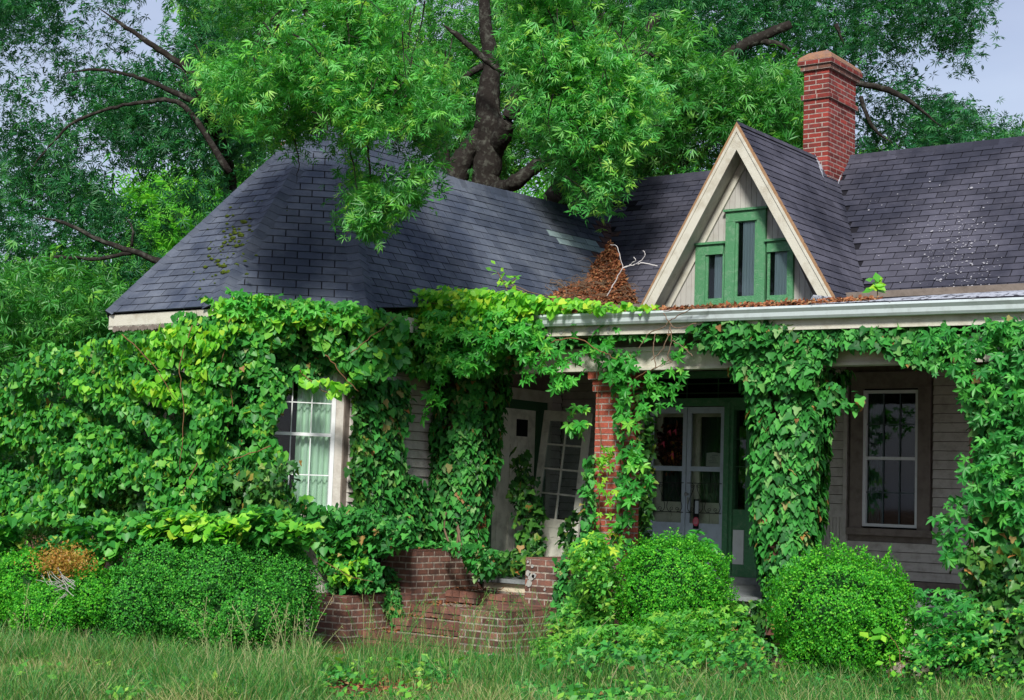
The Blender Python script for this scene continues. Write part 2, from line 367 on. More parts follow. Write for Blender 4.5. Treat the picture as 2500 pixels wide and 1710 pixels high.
def sheet(pl, Pxy, n, d0=0, d1=.2, lump=.15, ls=6, gap=0, gs=9, seed=1):
    """points spread over a region of a real plane (leaves on a wall, beam or eave), standing d0..d1 proud of it"""
    x, y = outline(Pxy, int(n*(1+gap*1.2))+5); d = rays(x, y); nn, k = pl
    P = O3+d*((k-nn@O3)/(d@nn))[:, None]
    out_ = -nn if nn@(np.array([0, 0, EYE])-P.mean(0)) < 0 else nn
    if gap:
        keep = wave(P, gs, seed+5) > gap*.75; P = P[keep]
    h = rng.uniform(d0, d1, len(P))+lump*wave(P, ls, seed)
    return P[:n]+out_[None]*h[:n, None], np.repeat(out_[None], min(n, len(P)), 0)
def lset(T, m, PN, size, sj=.48, nj=.6, up=.35, droop=1.0, tj=.5):
    P, nr = PN; k = len(P)
    nrm = nr+rng.normal(0, nj, (k, 3))+np.array([0, 0, up]); tip = np.array([0, 0, -droop])+rng.normal(0, tj, (k, 3))
    return (T, m, P, nrm, tip, size*(1+rng.uniform(-sj, sj, k)))
def PY(Y): return (np.array([0., 1, 0]), float(Y))
def PX(X): return (np.array([1., 0, 0]), float(X))
def PZ(Z): return (np.array([0., 0, 1]), float(Z))

# ------------------------------------------------------------------ ground
gx = np.linspace(-60, 60, 61); gy = np.linspace(-60, 80, 71); gv = []
for y in gy:
    for x in gx: gv.append((x-8, y, .04*math.sin(x*.7)*math.cos(y*.6) if 2 < y < 16 else 0))
w_ = len(gx); gf = [(j*w_+i, j*w_+i+1, (j+1)*w_+i+1, (j+1)*w_+i) for j in range(len(gy)-1) for i in range(w_-1)]
gv += [(-900, -900, -.3), (900, -900, -.3), (900, 900, -.3), (-900, 900, -.3)]; nb = len(gv)-4; gf.append((nb, nb+1, nb+2, nb+3))
go = poly('ground', gv, gf, m_ground); go['kind'] = 'structure'

# ------------------------------------------------------------------ the house
house = thing('house', 'abandoned one-storey house with dark shingle roofs, green gable window and vine-smothered porch', 'house', (-9, 16, 0))
# --- roof planes
Y0 = 18.0; Z0 = 4.23; TP = math.tan(math.radians(50))
mainp = plane3([0, Y0, Z0], [1, Y0, Z0], [0, Y0+1, Z0+TP])
A = onD(895, 752, 17.4); VB = hit(1500, 745, mainp); VT = hit(1490, 535, mainp)
F2p = plane3(A, VB, VT)
H2T = hit(838, 400, F2p); APX = hit(805, 290, F2p)
F1p = plane3(A, A+np.array([-.7071, -.7071, 0]), H2T)
E1 = hit(520, 749, F1p); H1T = hit(735, 385, F1p); AP1 = hit(805, 290, F1p)
F0p = plane3(E1, E1+np.array([-1., 0, 0]), H1T)
E0 = hit(262, 765, F0p); S0 = [hit(*q, F0p) for q in ((480, 562), (700, 357))]; AP0 = hit(800, 290, F0p)
TR = hit(985, 338, F2p); TR2 = hit(1050, 392, F2p); FL1 = hit(1085, 432, F2p); FL2 = hit(1120, 444, F2p); RM = hit(1300, 487, F2p)
F2poly = [A, VB, VT, RM, FL2, FL1, TR2, TR, APX, H2T]
F1poly = [A, H2T, AP1, H1T, E1]
F0poly = [E1, H1T, AP0, S0[1], S0[0], E0]
def clip(subject, win):
    out_ = subject
    c = sum(win)/len(win)
    for i in range(len(win)):
        a, b = win[i], win[(i+1) % len(win)]; e = b-a; nrm = np.array([-e[1], e[0]])
        if nrm@(c-a) < 0: nrm = -nrm
        inp, out_ = out_, []
        for j in range(len(inp)):
            p, q = inp[j], inp[(j+1) % len(inp)]; dp = nrm@(p-a); dq = nrm@(q-a)
            if dp >= 0: out_.append(p)
            if (dp >= 0) != (dq >= 0): out_.append(p+(q-p)*(dp/(dp-dq)))
        if not out_: return []
    return out_
SH = []                                    # every shingle: (pixel size, world polygon verts, n, mat, roof parent)
def shingles(P3, nrm, tab, expo, m, parent, jit=.004, special=None, skip=None):
    nrm = unit(nrm); nrm = nrm if nrm[2] > 0 else -nrm
    h = unit(np.cross([0, 0, 1], nrm)); s = np.cross(nrm, h); s = s if s[2] > 0 else -s
    o = min(P3, key=lambda p: p[2]); P2 = [np.array([(p-o)@h, (p-o)@s]) for p in P3]
    u0, u1 = min(p[0] for p in P2), max(p[0] for p in P2); v1 = max(p[1] for p in P2)
    row = 0; v = 0
    while v < v1:
        u = u0-tab*(.5 if row % 2 else 0)-tab*.37
        while u < u1:
            g = .013; dv = rng.normal(0, jit*.4); win = [np.array(q) for q in ((u+g/2, v+dv), (u+tab-g/2, v+dv), (u+tab-g/2, v+expo-.001), (u+g/2, v+expo-.001))]
            c = clip(P2, win)
            if len(c) >= 3:
                ar = abs(sum(c[i][0]*c[(i+1) % len(c)][1]-c[(i+1) % len(c)][0]*c[i][1] for i in range(len(c))))/2
                if ar > 2e-4:
                    lift = .008+rng.uniform(0, .003)
                    top = [o+q[0]*h+q[1]*s+nrm*(.004+lift*(1-(q[1]-v)/expo)) for q in c]; bot = [o+q[0]*h+q[1]*s-nrm*.004 for q in c]
                    n = len(c); V = top+bot; Fs = [tuple(range(n))]+[(i, i+n, (i+1) % n+n, (i+1) % n) for i in range(n)]
                    ctr = sum(top)/n; mm = m
                    if special: mm = special(ctr) or m
                    if not (skip and skip(ctr)):
                        SH.append((math.sqrt(ar)*FPX/depth(ctr), V, Fs, mm, parent, ctr))
            u += tab
        v += expo; row += 1
wing_roof = MB()
deck = lambda P, n: wing_roof.add([p-unit(n)*.006*(1 if n[2] > 0 else -1) for p in P], [tuple(range(len(P)))])
for P, pl in ((F2poly, F2p), (F1poly, F1p), (F0poly, F0p)): deck(P, pl[0])
LB = np.array([E0[0]-.9, E0[1]+1.0, E0[2]]); BKL = np.array([LB[0], 19.5, E0[2]])
wing_roof.add([E0, S0[0], S0[1], AP0, AP0+np.array([-.6, 1.5, -.7]), LB], [(0, 1, 2, 3, 4, 5)])
ridge_b = np.array([VT[0]-.1, VT[1], VT[2]])
wing_roof.add([AP0, APX, TR, FL2, VT, BKL, LB], [(0, 1, 2, 3, 4, 5, 6)])
wroof = wing_roof.build('wing_roof', m_deck, house)
# main roof
RL = hit(1475, 455, mainp); HL = hit(1388, 503, mainp); XR = -2.2
ZR = Z0+(19.88-Y0)*TP; RL = np.array([RL[0], 19.88, ZR]); dirh = unit(HL-RL); BL = RL+dirh*((Z0-RL[2])/dirh[2])
mroofpoly = [np.array([XR, Y0, Z0]), np.array([XR, 19.88, ZR]), RL, BL]
mrb = MB(); mrb.add([p-mainp[0]*(.006*np.sign(mainp[0][2])) for p in mroofpoly], [(0, 1, 2, 3)])
mrb.add([(XR, 19.88, ZR-.01), (RL[0], 19.88, ZR-.01), (BL[0], 21.76, Z0), (XR, 21.76, Z0)], [(0, 1, 2, 3)]); mrb.add([RL, BL, (BL[0], 21.76, Z0)], [(0, 1, 2)])
mroof = mrb.build('main_roof', m_deck, house)
# dormer roof: ridge at AX, Z 6.33
AX = -9.22; AZ = 6.33; DY = 16.9; HW = 1.35; DZ = 4.07; RKY = Y0+(AZ-Z0)/TP
def dvalley(side):                          # bottom of the valley where the dormer slope meets the main roof
    return np.array([AX+side*(HW-(Z0-DZ)/(AZ-DZ)*HW), Y0, Z0])
ddeck = MB(); droofs = []
for sgn in (1, -1):
    P = [np.array([AX+sgn*HW, DY, DZ]), dvalley(sgn), np.array([AX, RKY, AZ]), np.array([AX, DY, AZ])]
    P[1] = np.array([P[1][0]+sgn*0.0, Y0, Z0]); n = np.cross(P[1]-P[0], P[3]-P[0]); n = unit(n if n[2] > 0 else -n)
    ddeck.add([p-n*.006 for p in P], [(0, 1, 2, 3)]); ddeck.add([p-n*.05 for p in P], [(3, 2, 1, 0)]); droofs.append((P, n))
droof = ddeck.build('dormer_roof', m_deck, house)
def wsp(c):
    p = RC@(c-O3); x = 1250+FPX*p[0]/p[2]; y = 855-FPX*p[1]/p[2]
    if 1352 < x < 1470 and abs((y-(575+(x-1360)*.27))) < 14: return m_patch
    if x > 1462 and y > 536: return m_stain
def msk(c):
    if AX-HW < c[0] < AX+HW:
        zz = AZ-abs(c[0]-AX)/HW*(AZ-DZ)
        if c[2] < zz-.02: return True
    # hidden behind the wing slope
    n, k = F2p; return (n@c-k)*np.sign(n[2]) < -.02 and c[1] < VT[1]+.1 and c[0] < VB[0]+.2
def msp(c):
    p = RC@(c-O3); x = 1250+FPX*p[0]/p[2]; y = 855-FPX*p[1]/p[2]
    if x < 1503 and 540 < y < 660: return m_stain
    if (1465 < x < 1572 and abs(y-(508-(x-1465)*.11)) < 6) or (1512 < x < 1548 and abs(y-514) < 6): return m_deck
shingles(F2poly, F2p[0], .285, .118, m_shw, wroof, special=wsp)
shingles(F1poly, F1p[0], .285, .118, m_shw, wroof)
shingles(F0poly, F0p[0], .285, .118, m_shw, wroof)
shingles(mroofpoly, mainp[0], .265, .115, m_shm, mroof, special=msp, skip=msk)
for P, n in droofs: shingles(P, n, .265, .115, m_shm, droof)
def proj(c): p = RC@(c-O3); return 1250+FPX*p[0]/p[2], 855-FPX*p[1]/p[2]
def vis(s):
    x, y = proj(s[5]); return -50 < x < 2550 and -50 < y < 1760 and not (s[4] is droof and s[5][0] < AX)
SH = [s for s in SH if vis(s)]
SH.sort(key=lambda s: -s[0]*(0.2 if not (64 < proj(s[5])[0] < 2436) else 1))
for s in SH[:290]:
    poly('shingle', s[1], s[2], s[3], s[4])
grp = {}
for s in SH[290:]:
    b = grp.setdefault((s[4].name, s[3].name), (MB(), s[3], s[4], [])); k = len(b[0].V); b[0].add(s[1], s[2]); b[3].append((len(s[1]), rng.random()))
for (b, m, par, rr) in grp.values():
    o = poly('shingle_courses', b.V, b.F, m, par); o['kind'] = 'stuff'
    a = o.data.attributes.new('rnd', 'FLOAT', 'POINT'); a.data.foreach_set('value', np.concatenate([np.full(k, r) for k, r in rr]).astype(np.float32))
def caps(P0, P1, a, b, m, parent, w=.14, expo=.118, rise=.002):
    P0, P1 = np.asarray(P0, float), np.asarray(P1, float); L_ = np.linalg.norm(P1-P0); t = (P1-P0)/L_; n = max(1, int(L_/expo)); up = unit(-(unit(a)+unit(b)))
    for i in range(n):
        q = P0+t*(L_*i/n); e = t*(L_/n*1.12); V = []
        for k, (pt, lf) in enumerate(((q, rise+.006), (q+e, rise))):
            V += [pt+unit(a)*w+up*lf*.6, pt+unit(a)*w*.3+up*(lf+.020), pt+up*(lf+.032), pt+unit(b)*w*.3+up*(lf+.020), pt+unit(b)*w+up*lf*.6]
        F = [(j, j+1, j+6, j+5) for j in range(4)]
        V2 = [V[j]-up*.010 for j in range(5)]; V += V2; F += [(j+10, j+11, j+1, j) for j in range(4)]
        poly('ridge_shingle', V, F, m, parent)
def dn(pl, along):
    n = pl[0]*np.sign(pl[0][2]); d = np.cross(unit(along), n); return d if d[2] < 0 else -d
caps(A, H2T, dn(F1p, H2T-A), dn(F2p, H2T-A), m_shw, wroof, .16); caps(H2T, APX, dn(F1p, H2T-A), dn(F2p, H2T-A), m_shw, wroof, .1)
caps(E1, H1T, dn(F0p, H1T-E1), dn(F1p, H1T-E1), m_shw, wroof, .16); caps(H1T, AP1, dn(F0p, H1T-E1), dn(F1p, H1T-E1), m_shw, wroof, .1)
for a_, b_ in ((E0, S0[0]), (S0[0], S0[1]), (S0[1], AP0)): caps(a_, b_, dn(F0p, b_-a_), np.array([-.5, .6, -.5]), m_shw, wroof, .12)
for a_, b_ in ((APX, TR), (TR, TR2), (TR2, FL1), (FL1, FL2), (FL2, RM), (RM, VT)): caps(a_, b_, dn(F2p, b_-a_), np.array([-.8, 0, -.6]), m_shw if a_ is not RM else m_shw, wroof, .15)
caps(RL, (XR, 19.88, ZR), (0, -.64, -.77), (0, .64, -.77), m_shm, mroof, .13); caps(RL, HL, dn(mainp, HL-RL), (-.7, .3, -.6), m_shm, mroof, .12)
caps((AX, DY, AZ), (AX, RKY-.2, AZ), (.5, 0, -.86), (-.5, 0, -.86), m_shm, droof, .12)
# pale lichen, moss
lb = MB(); 
for i in range(420):
    if i < 330: x = rng.normal(2340, 55); y = rng.normal(640, 70)
    else: x = rng.uniform(2120, 2430); y = rng.uniform(440, 710)
    if y > 712 or y < 420 or x > 2500: continue
    c = hit(x, y, mainp)+np.array([0, -.015, .018]); r = abs(rng.normal(.0, .0055))+.003; s = np.cross(mainp[0], [1, 0, 0])
    lb.add([c+r*(math.cos(a)*np.array([1, 0, 0])+math.sin(a)*s)*rng.uniform(.6, 1.2) for a in np.arange(0, 6.28, 1.05)], [(0, 1, 2, 3, 4, 5)])
lb = lb.build('lichen_spots', m_lichen, mroof); lb['kind'] = 'stuff'
mb = MB()
for i in range(110):
    x = rng.normal(565, 38); y = rng.normal(612, 42)-(x-560)*.9*rng.uniform(.3, 1)
    if y < 765-(x-262)*.93+26 or y > 735: continue
    c = hit(x, y, F0p); c = c+np.array([0, -.015, .015]); r = abs(rng.normal(.012, .012))+.006
    mb.tube([c+np.array([-r, 0, 0]), c+np.array([0, -r*.15, r*.1]), c+np.array([r, 0, 0])], [r*.3, r*.55, r*.25], 5)
o = mb.build('moss_tufts', m_moss, wroof); o['kind'] = 'stuff'
# eaves of the bay: soffit + cream fascia with scalloped trim
eb = MB(); din = {0: np.array([0, .3, 0])}
for P, Q in ((E0, E1), (E1, A)):
    d = unit(Q-P); inn = np.cross([0, 0, 1], d); inn = unit(inn)
    if inn[1] < 0: inn = -inn
    P_, Q_ = P+inn*.03-[0, 0, .02], Q+inn*.03-[0, 0, .02]
    eb.prism([P_, Q_, Q_-[0, 0, .17], P_-[0, 0, .17]], inn*.03); eb.prism([P_-[0, 0, .15], Q_-[0, 0, .15], Q_-[0, 0, .15]+inn*.32, P_-[0, 0, .15]+inn*.32], [0, 0, .02])
eb.prism([A-[.03, 0, .02], np.array([A[0]-.03, 17.2, A[2]-.02]), np.array([A[0]-.03, 17.2, A[2]-.19]), A-[.03, 0, .19]], [-.03, 0, 0])
eb.build('eave_fascia', m_cream, house)
sc_ = MB(); dd = unit(E1-E0); 
for i in range(26):
    c = E0+dd*(.12+i*.055)+np.array([0, .02, -.19]); r = .026+.012*(i % 3 == 0)
    sc_.prism([c+r*np.array([math.cos(a), 0, math.sin(a)]) for a in np.linspace(0, 6.28, 9)[:-1]], [0, .012, 0])
sc_.build('scalloped_trim', m_trim, house)
# --- walls
WX = -12.0; WY = 17.3; ZW = .81
def boards(x0, x1, z0, z1, Y=WY, m=m_siding, expo=.107):
    z = z0
    while z < z1-.02:
        t = min(expo, z1-z)
        o = bpy.data.objects.new('siding_board', wedge(m)); o.location = (x0, Y, z); o.scale = (x1-x0, 1, t/expo); link(o); place(o, house); z += expo
WG = {}
def wedge(m):
    if m.name not in WG:
        me = bpy.data.meshes.new('board_'+m.name)
        V = [(0, -.028, 0), (1, -.028, 0), (1, -.004, .100), (0, -.004, .100), (0, .02, 0), (1, .02, 0), (1, .02, .100), (0, .02, .100)]  # board stops short; dark wall in the gap stands in for lap shadow
        me.from_pydata(V, [], [(0, 1, 2, 3), (4, 7, 6, 5), (0, 4, 5, 1), (3, 2, 6, 7), (0, 3, 7, 4), (1, 5, 6, 2)]); me.materials.append(m); WG[m.name] = me
    return WG[m.name]
wl = MB()
def wallY(x0, x1, z0, z1, Y=WY+.03): wl.box(x0, x1, Y, Y+.12, z0, z1)
wallY(WX-.15, -10.62, .5, 4.2); wallY(-8.9, -7.72, .5, 4.2); wallY(-6.92, -2.2, .5, 4.2); wallY(-7.72, -6.92, .5, 1.38); wallY(-7.72, -6.92, 3.06, 4.2); wallY(-10.62, -8.9, 3.26, 4.2); wallY(-10.62, -8.9, .4, .64)
wl.build('front_wall', m_trim, house)
boards(-8.88, -8.2, ZW, 3.2); boards(-6.80, -3.2, ZW, 3.3); boards(-7.9, -6.80, ZW, 1.24); boards(-12.0, -10.7, ZW, 3.3)
boards(-8.2, -7.9, 1.56, 3.3)
for i in range(7): block('beadboard_strip', -8.2+i*.0425, -8.2+i*.0425+.036, WY-.012, WY+.02, .82, 1.5, m_siding, house)
block('rail_board', -8.2, -7.9, WY-.03, WY+.02, 1.5, 1.56, m_siding, house)
block('skirt_board', -8.9, -3.2, WY-.045, WY+.02, .70, .80, m_trim, house); block('corner_board', -7.9, -7.855, WY-.04, WY+.02, .81, 3.25, m_siding, house)
# side wall of the wing (faces +X) with boards
sw = MB(); sw.box(WX-.15, WX-.03, 13.02, 15.7, .3, 3.75); sw.box(WX-.15, WX-.03, 16.95, 17.3, .3, 4.1); sw.box(WX-.15, WX-.03, 15.7, 16.95, 2.95, 4.1)
sw.box(WX-.15, WX-.03, 13.02, 17.3, .2, .64); sw.build('side_wall', m_trim, house)
def boardsX(y0, y1, z0, z1):
    z = z0
    while z < z1-.02:
        o = bpy.data.objects.new('siding_board', wedge(m_siding)); o.location = (WX-.02, y0, z); o.scale = (y1-y0, 1, min(.107, z1-z)/.107); o.rotation_euler = (0, 0, math.pi/2); link(o); place(o, house); z += .107
boardsX(13.1, 15.62, .75, 3.6); boardsX(17.02, 17.27, .75, 3.3)
# bay walls
W1 = np.array([-12.03, 13.05]); W2 = np.array([E1[0]+.02, E1[1]+.40]); W3 = np.array([E0[0]+.3, E0[1]+.42]); W4 = np.array([W3[0]-.9, W3[1]+1.1])
bw = MB()
def wseg(P, Q, z0, z1): d = unit(Q-P); n = np.array([-d[1], d[0]]); n = n if n[1] > 0 else -n; bw.prism([(P[0], P[1], z0), (Q[0], Q[1], z0), (Q[0], Q[1], z1), (P[0], P[1], z1)], (n[0]*.12, n[1]*.12, 0))
F1w = plane3([*W1, 0], [*W2, 0], [*W1, 1])
wa = hit(664, 920, F1w); wb = hit(824, 930, F1w); wc = hit(806, 1250, F1w)
tt = unit(W2-W1); s_r = (wb[:2]-W1)@tt; s_l = (wa[:2]-W1)@tt; zb_ = wc[2]; zt_ = 3.0
s_r = (hit(815, 1100, F1w)[:2]-W1)@tt; s_l = (hit(650, 1100, F1w)[:2]-W1)@tt
pt = lambda s: W1+tt*s
wseg(W1, pt(s_r), 0, 3.6); wseg(pt(s_l), W2, 0, 3.6); wseg(pt(s_r), pt(s_l), 0, zb_); wseg(pt(s_r), pt(s_l), zt_, 3.6); wseg(W2, W3, 0, 3.6); wseg(W3, W4, 0, 3.6)
bw.build('bay_wall', m_siding, house)
# a sash window built in a local frame: origin lower-left, ex along the wall, ny outwards
def window(name, org, ex, w, h, mfr, mcas, cas=0, rails=(.5,), cols=3, rows=2, curtain=None, glass=g_glass, sash=.035, recess=.05, label=None, mmu=None):
    org = np.asarray(org, float); ex = unit(ex); ez = np.array([0, 0, 1.]); nn = np.cross(ex, ez)      # outward normal
    if nn@(O3-org) < 0: nn = -nn
    par = bpy.data.objects.new(name, None); par.location = org; link(par); place(par, house)
    if label: par['label'] = label
    def b(nm, x0, x1, z0, z1, d0, d1, m):
        o = MB().prism([org+ex*x+ez*z+nn*d0 for x, z in ((x0, z0), (x1, z0), (x1, z1), (x0, z1))], nn*(d1-d0)).build(nm, m, par); return o
    if cas:
        b('casing', -cas, 0, -.02, h+.02, -.02, .03, mcas); b('casing', w, w+cas, -.02, h+.02, -.02, .03, mcas); b('head_casing', -cas, w+cas, h+.021, h+.02+cas*1.3, -.02, .034, mcas)
        b('sill', -cas-.03, w+cas+.03, -.10, -.021, -.02, .07, mcas)
    f = MB()
    def fb(x0, x1, z0, z1, d0, d1): f.prism([org+ex*x+ez*z+nn*d0 for x, z in ((x0, z0), (x1, z0), (x1, z1), (x0, z1))], nn*(d1-d0))
    fb(0, sash, 0, h, -.06, .012); fb(w-sash, w, 0, h, -.06, .012); fb(sash, w-sash, 0, sash, -.06, .012); fb(sash, w-sash, h-sash, h, -.06, .012)
    for r in rails: fb(sash, w-sash, h*r-.018, h*r+.018, -.05, .006)
    f.build('frame', mfr, par)
    mu = MB(); gw = (w-2*sash)
    def mb_(x0, x1, z0, z1): mu.prism([org+ex*x+ez*z-nn*.032 for x, z in ((x0, z0), (x1, z0), (x1, z1), (x0, z1))], nn*.012)
    if cols > 1:
        for i in range(1, cols): mb_(sash+gw*i/cols-.006, sash+gw*i/cols+.006, sash, h-sash)
        for q in ([.25, .75] if rows == 2 else []): mb_(sash, w-sash, h*q-.006, h*q+.006)
        mu.build('muntins', mmu or mfr, par)
    edges = [0]+[h*r for r in rails]+[h]
    for i in range(len(edges)-1): b('pane', sash*.6, w-sash*.6, edges[i]+.02, edges[i+1]-.02, -.042, -.039, glass)
    if curtain:
        mcu, x0, x1 = curtain; V = []; F = []; n = 36
        for i in range(n+1):
            x = x0+(x1-x0)*i/n
            for z in (0, h): V.append(org+ex*(x*w)+ez*z-nn*(.12+.025*math.sin(i*1.1)+.01*math.sin(i*2.7)))
        F = [(2*i, 2*i+2, 2*i+3, 2*i+1) for i in range(n)]; poly('curtain', V, F, mcu, par, True)
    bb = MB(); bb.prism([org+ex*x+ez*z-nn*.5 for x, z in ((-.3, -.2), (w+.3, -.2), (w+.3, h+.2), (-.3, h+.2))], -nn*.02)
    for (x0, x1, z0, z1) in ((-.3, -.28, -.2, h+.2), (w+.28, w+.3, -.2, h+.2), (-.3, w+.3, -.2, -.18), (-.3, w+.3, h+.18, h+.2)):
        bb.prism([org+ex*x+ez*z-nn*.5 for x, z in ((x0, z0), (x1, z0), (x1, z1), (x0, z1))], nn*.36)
    bb.build('black_backing', m_black, par); return par  # near-black box painted as the unlit interior behind this window
window('window', (-7.66, WY-.005, 1.41), (1, 0, 0), .68, 1.6, m_white, m_trim, .15, (.5,), 3, 2, (m_lace, .02, .3), mmu=m_lace)
Pw = pt(s_l); window('window', (Pw[0], Pw[1], zb_), (*( -tt), 0), s_l-s_r, zt_-zb_, m_white, m_siding, 0, (.53,), 3, 2, (m_curtw, .45, 1.0), sash=.045)
# two windows behind the vines on the bay front
wd = unit(W3-W2)
for fr in (.32, .72):
    q = W2+(W3-W2)*fr; q = q+np.array([0, -.02]); window('window', (q[0]-.35, q[1]+(.35*-wd[1]), 1.4), (1, 0, 0), .6, 1.5, m_white, m_siding, .06, (.5,), 3, 2, None)
# --- porch floor, skirt, beam, ceiling, fascia, gutter
nb_ = 26
for i in range(nb_):
    y0 = 14.80+i*(2.45/nb_); block('floor_board', -11.95, -3.0, y0+.002, y0+2.45/nb_-.002, .60, .65, m_floor, house)
block('floor_nosing', -11.35, -3.0, 14.765, 14.80, .608, .655, m_floor, house); block('porch_skirt', -11.35, -3.0, 14.83, 14.87, .18, .605, m_fascia, house)
fd = MB(); fd.box(-11.95, -3, 14.9, 17.2, 0, .58); fd.build('foundation', m_mortard, house)
bm_ = MB(); bm_.box(-12.1, -3.0, 14.5, 14.68, 3.05, 3.29); bm_.build('porch_beam', m_cream, house)
block('beam_moulding', -12.1, -3.0, 14.475, 14.50, 3.25, 3.30, m_cream, house); block('beam_moulding', -12.1, -3.0, 14.48, 14.50, 3.046, 3.075, m_cream, house)
block('porch_ceiling', -12.0, -3.0, 14.3, 17.3, 3.42, 3.45, m_trim, house)
block('beam_backing', -12.0, -3, 14.6, 14.66, 3.29, 3.42, m_trim, house)
gs = -.011                                   # the gutter falls a little towards the right
def gz(x, z): return z+(x+10.3)*gs
fb_ = MB(); xa, xb = -11.6, -3.0
fb_.prism([(xa, 14.24, gz(xa, 3.43)), (xb, 14.24, gz(xb, 3.43)), (xb, 14.24, gz(xb, 3.60)), (xa, 14.24, gz(xa, 3.60))], (0, .03, 0)); fb_.build('porch_fascia', m_cream, house)
block('soffit', -11.6, -3.0, 14.27, 14.62, 3.44, 3.46, m_cream, house)
gp = [(14.235, 3.535), (14.16, 3.535), (14.14, 3.56), (14.13, 3.60), (14.10, 3.635), (14.10, 3.655), (14.115, 3.66), (14.125, 3.645), (14.15, 3.60), (14.17, 3.55), (14.235, 3.55)]
gm = MB(); V = [(x, y, gz(x, z)) for x in (xa, xb) for y, z in gp]; k = len(gp)
gm.add(V, [(i, (i+1) % k, k+(i+1) % k, k+i) for i in range(k)]+[tuple(range(k)), tuple(range(k, 2*k))[::-1]]); gut = gm.build('gutter', m_gutter, house)
for i in range(9):
    x = -10.1+i*.82; gj = MB(); gj.box(x, x+.012, 14.096, 14.2, gz(x, 3.655), gz(x, 3.664)); gj.build('gutter_strap', m_metal, gut)
pr = MB(); pr.add([(-11.7, 14.2, 3.62), (XR, 14.2, 3.56), (XR, 18.3, 4.26), (-11.7, 18.3, 4.30)], [(0, 1, 2, 3)]); pr.add([(-11.7, 14.2, 3.60), (XR, 14.2, 3.54), (XR, 18.3, 4.24), (-11.7, 18.3, 4.28)], [(3, 2, 1, 0)]); pr.build('porch_roof', m_deck, house)
fl = MB(); fl.add([(-6.9, 14.18, 3.64), (-3, 14.18, 3.61), (-3, 14.5, 3.72), (-5.6, 14.6, 3.73)], [(0, 1, 2, 3)]); fl.build('eave_flashing', m_flash, house)
# peeling paint on the fascia and the two visible figures of the house number
pp = MB()
for (x, y, w, h) in ((1388, 807, 12, 5), (1447, 806, 18, 8), (1485, 805, 5, 9), (1370, 812, 6, 4)):
    c = onY(x, y, 14.236); a = np.linspace(0, 6.28, 10)[:-1]; sx = w/205; sz = h/205
    pp.prism([c+np.array([sx*math.cos(t)*(1+.25*math.sin(3*t)), 0, sz*math.sin(t)*(1+.2*math.cos(5*t))]) for t in a], (0, -.003, 0))
pp.build('bare_patches', m_peel, house)
def text3(s, loc, size, m, parent, nm, rot=(math.pi/2, 0, 0), ext=.004):
    cu = bpy.data.curves.new(nm, 'FONT'); cu.body = s; cu.size = size; cu.extrude = ext; o = bpy.data.objects.new(nm, cu); COL.objects.link(o)
    dg = bpy.context.evaluated_depsgraph_get(); me = bpy.data.meshes.new_from_object(o.evaluated_get(dg)); bpy.data.objects.remove(o)
    me.materials.clear(); me.materials.append(m); q = bpy.data.objects.new(nm, me); q.location = loc; q.rotation_euler = rot; link(q); place(q, parent); return q
c = onY(1303, 895, 14.495); text3('1', c, .12, m_iron, house, 'house_number'); c = onY(1315, 893, 14.495); text3('3', c, .12, m_iron, house, 'house_number')
# --- brickwork
def brickbox(x0, x1, y0, y1, z0, z1, m, mm, parent, course=.0677, bl=.2, faces='FR', jt=.017, proud=.003):
    core = MB(); core.box(x0+proud, x1-proud, y0+proud, y1, z0, z1-.001); core.build('mortar', mm, parent)
    n = int(round((z1-z0)/course)); cs = (z1-z0)/n
    for r in range(n):
        za, zb2 = z0+r*cs+jt/2, z0+(r+1)*cs-jt/2; off = (bl/2 if r % 2 else 0)
        j = lambda: rng.uniform(-.0018, .001)
        xx = x1
        if 'F' in faces:
            L_ = bl if r % 2 == 0 else bl/2
            while xx > x0+.01:
                a = max(x0, xx-L_+jt); d = j()
                block('brick', a, xx, y0+d, y0+.07, za, zb2, m, parent); xx -= L_; L_ = bl
        if 'R' in faces:
            yy = y0+(bl/2 if r % 2 == 0 else bl); 
            if 'F' not in faces: yy = y0
            else:
                # the corner brick's long side shows here on every other course
                if r % 2 == 1: block('brick', x1-.07, x1-.0005, y0+.0705, y0+bl-jt, za, zb2, m, parent)
                else: block('brick', x1-.07, x1-.0005, y0+.0705, y0+bl/2-jt, za, zb2, m, parent)
            while yy < y1-.01:
                b_ = min(y1, yy+bl-jt); d = j(); block('brick', x1-.07, x1+d, yy, b_, za, zb2, m, parent); yy += bl
# chimney, part of the house
chm = bpy.data.objects.new('chimney', None); chm.location = (-9.2, 19.6, 5.5); link(chm); place(chm, house)
brickbox(-9.42, -9.05, 19.15, 20.02, 6.02, 7.16, m_brick, m_mortar, chm); brickbox(-9.45, -9.02, 19.12, 20.05, 7.16, 7.2277, m_brick, m_mortar, chm)
brickbox(-9.42, -9.05, 19.15, 20.02, 7.2277, 7.566, m_brick, m_mortar, chm); brickbox(-9.46, -9.01, 19.11, 20.06, 7.566, 7.634, m_brickd, m_mortar, chm); brickbox(-9.49, -8.98, 19.08, 20.09, 7.634, 7.70, m_brick, m_mortar, chm)
cm = MB(); cm.add([(-9.49, 19.08, 7.70), (-8.98, 19.08, 7.70), (-8.98, 20.09, 7.70), (-9.49, 20.09, 7.70), (-9.47, 19.1, 7.75), (-9.0, 19.1, 7.76), (-9.0, 20.07, 7.75), (-9.47, 20.07, 7.74), (-9.38, 19.2, 7.83), (-9.1, 19.2, 7.84), (-9.1, 19.96, 7.83), (-9.38, 19.96, 7.82)],
   [(0, 1, 5, 4), (1, 2, 6, 5), (2, 3, 7, 6), (3, 0, 4, 7), (4, 5, 9, 8), (5, 6, 10, 9), (6, 7, 11, 10), (7, 4, 8, 11), (8, 9, 10, 11)]); cm.build('mortar_crown', m_crown, chm)
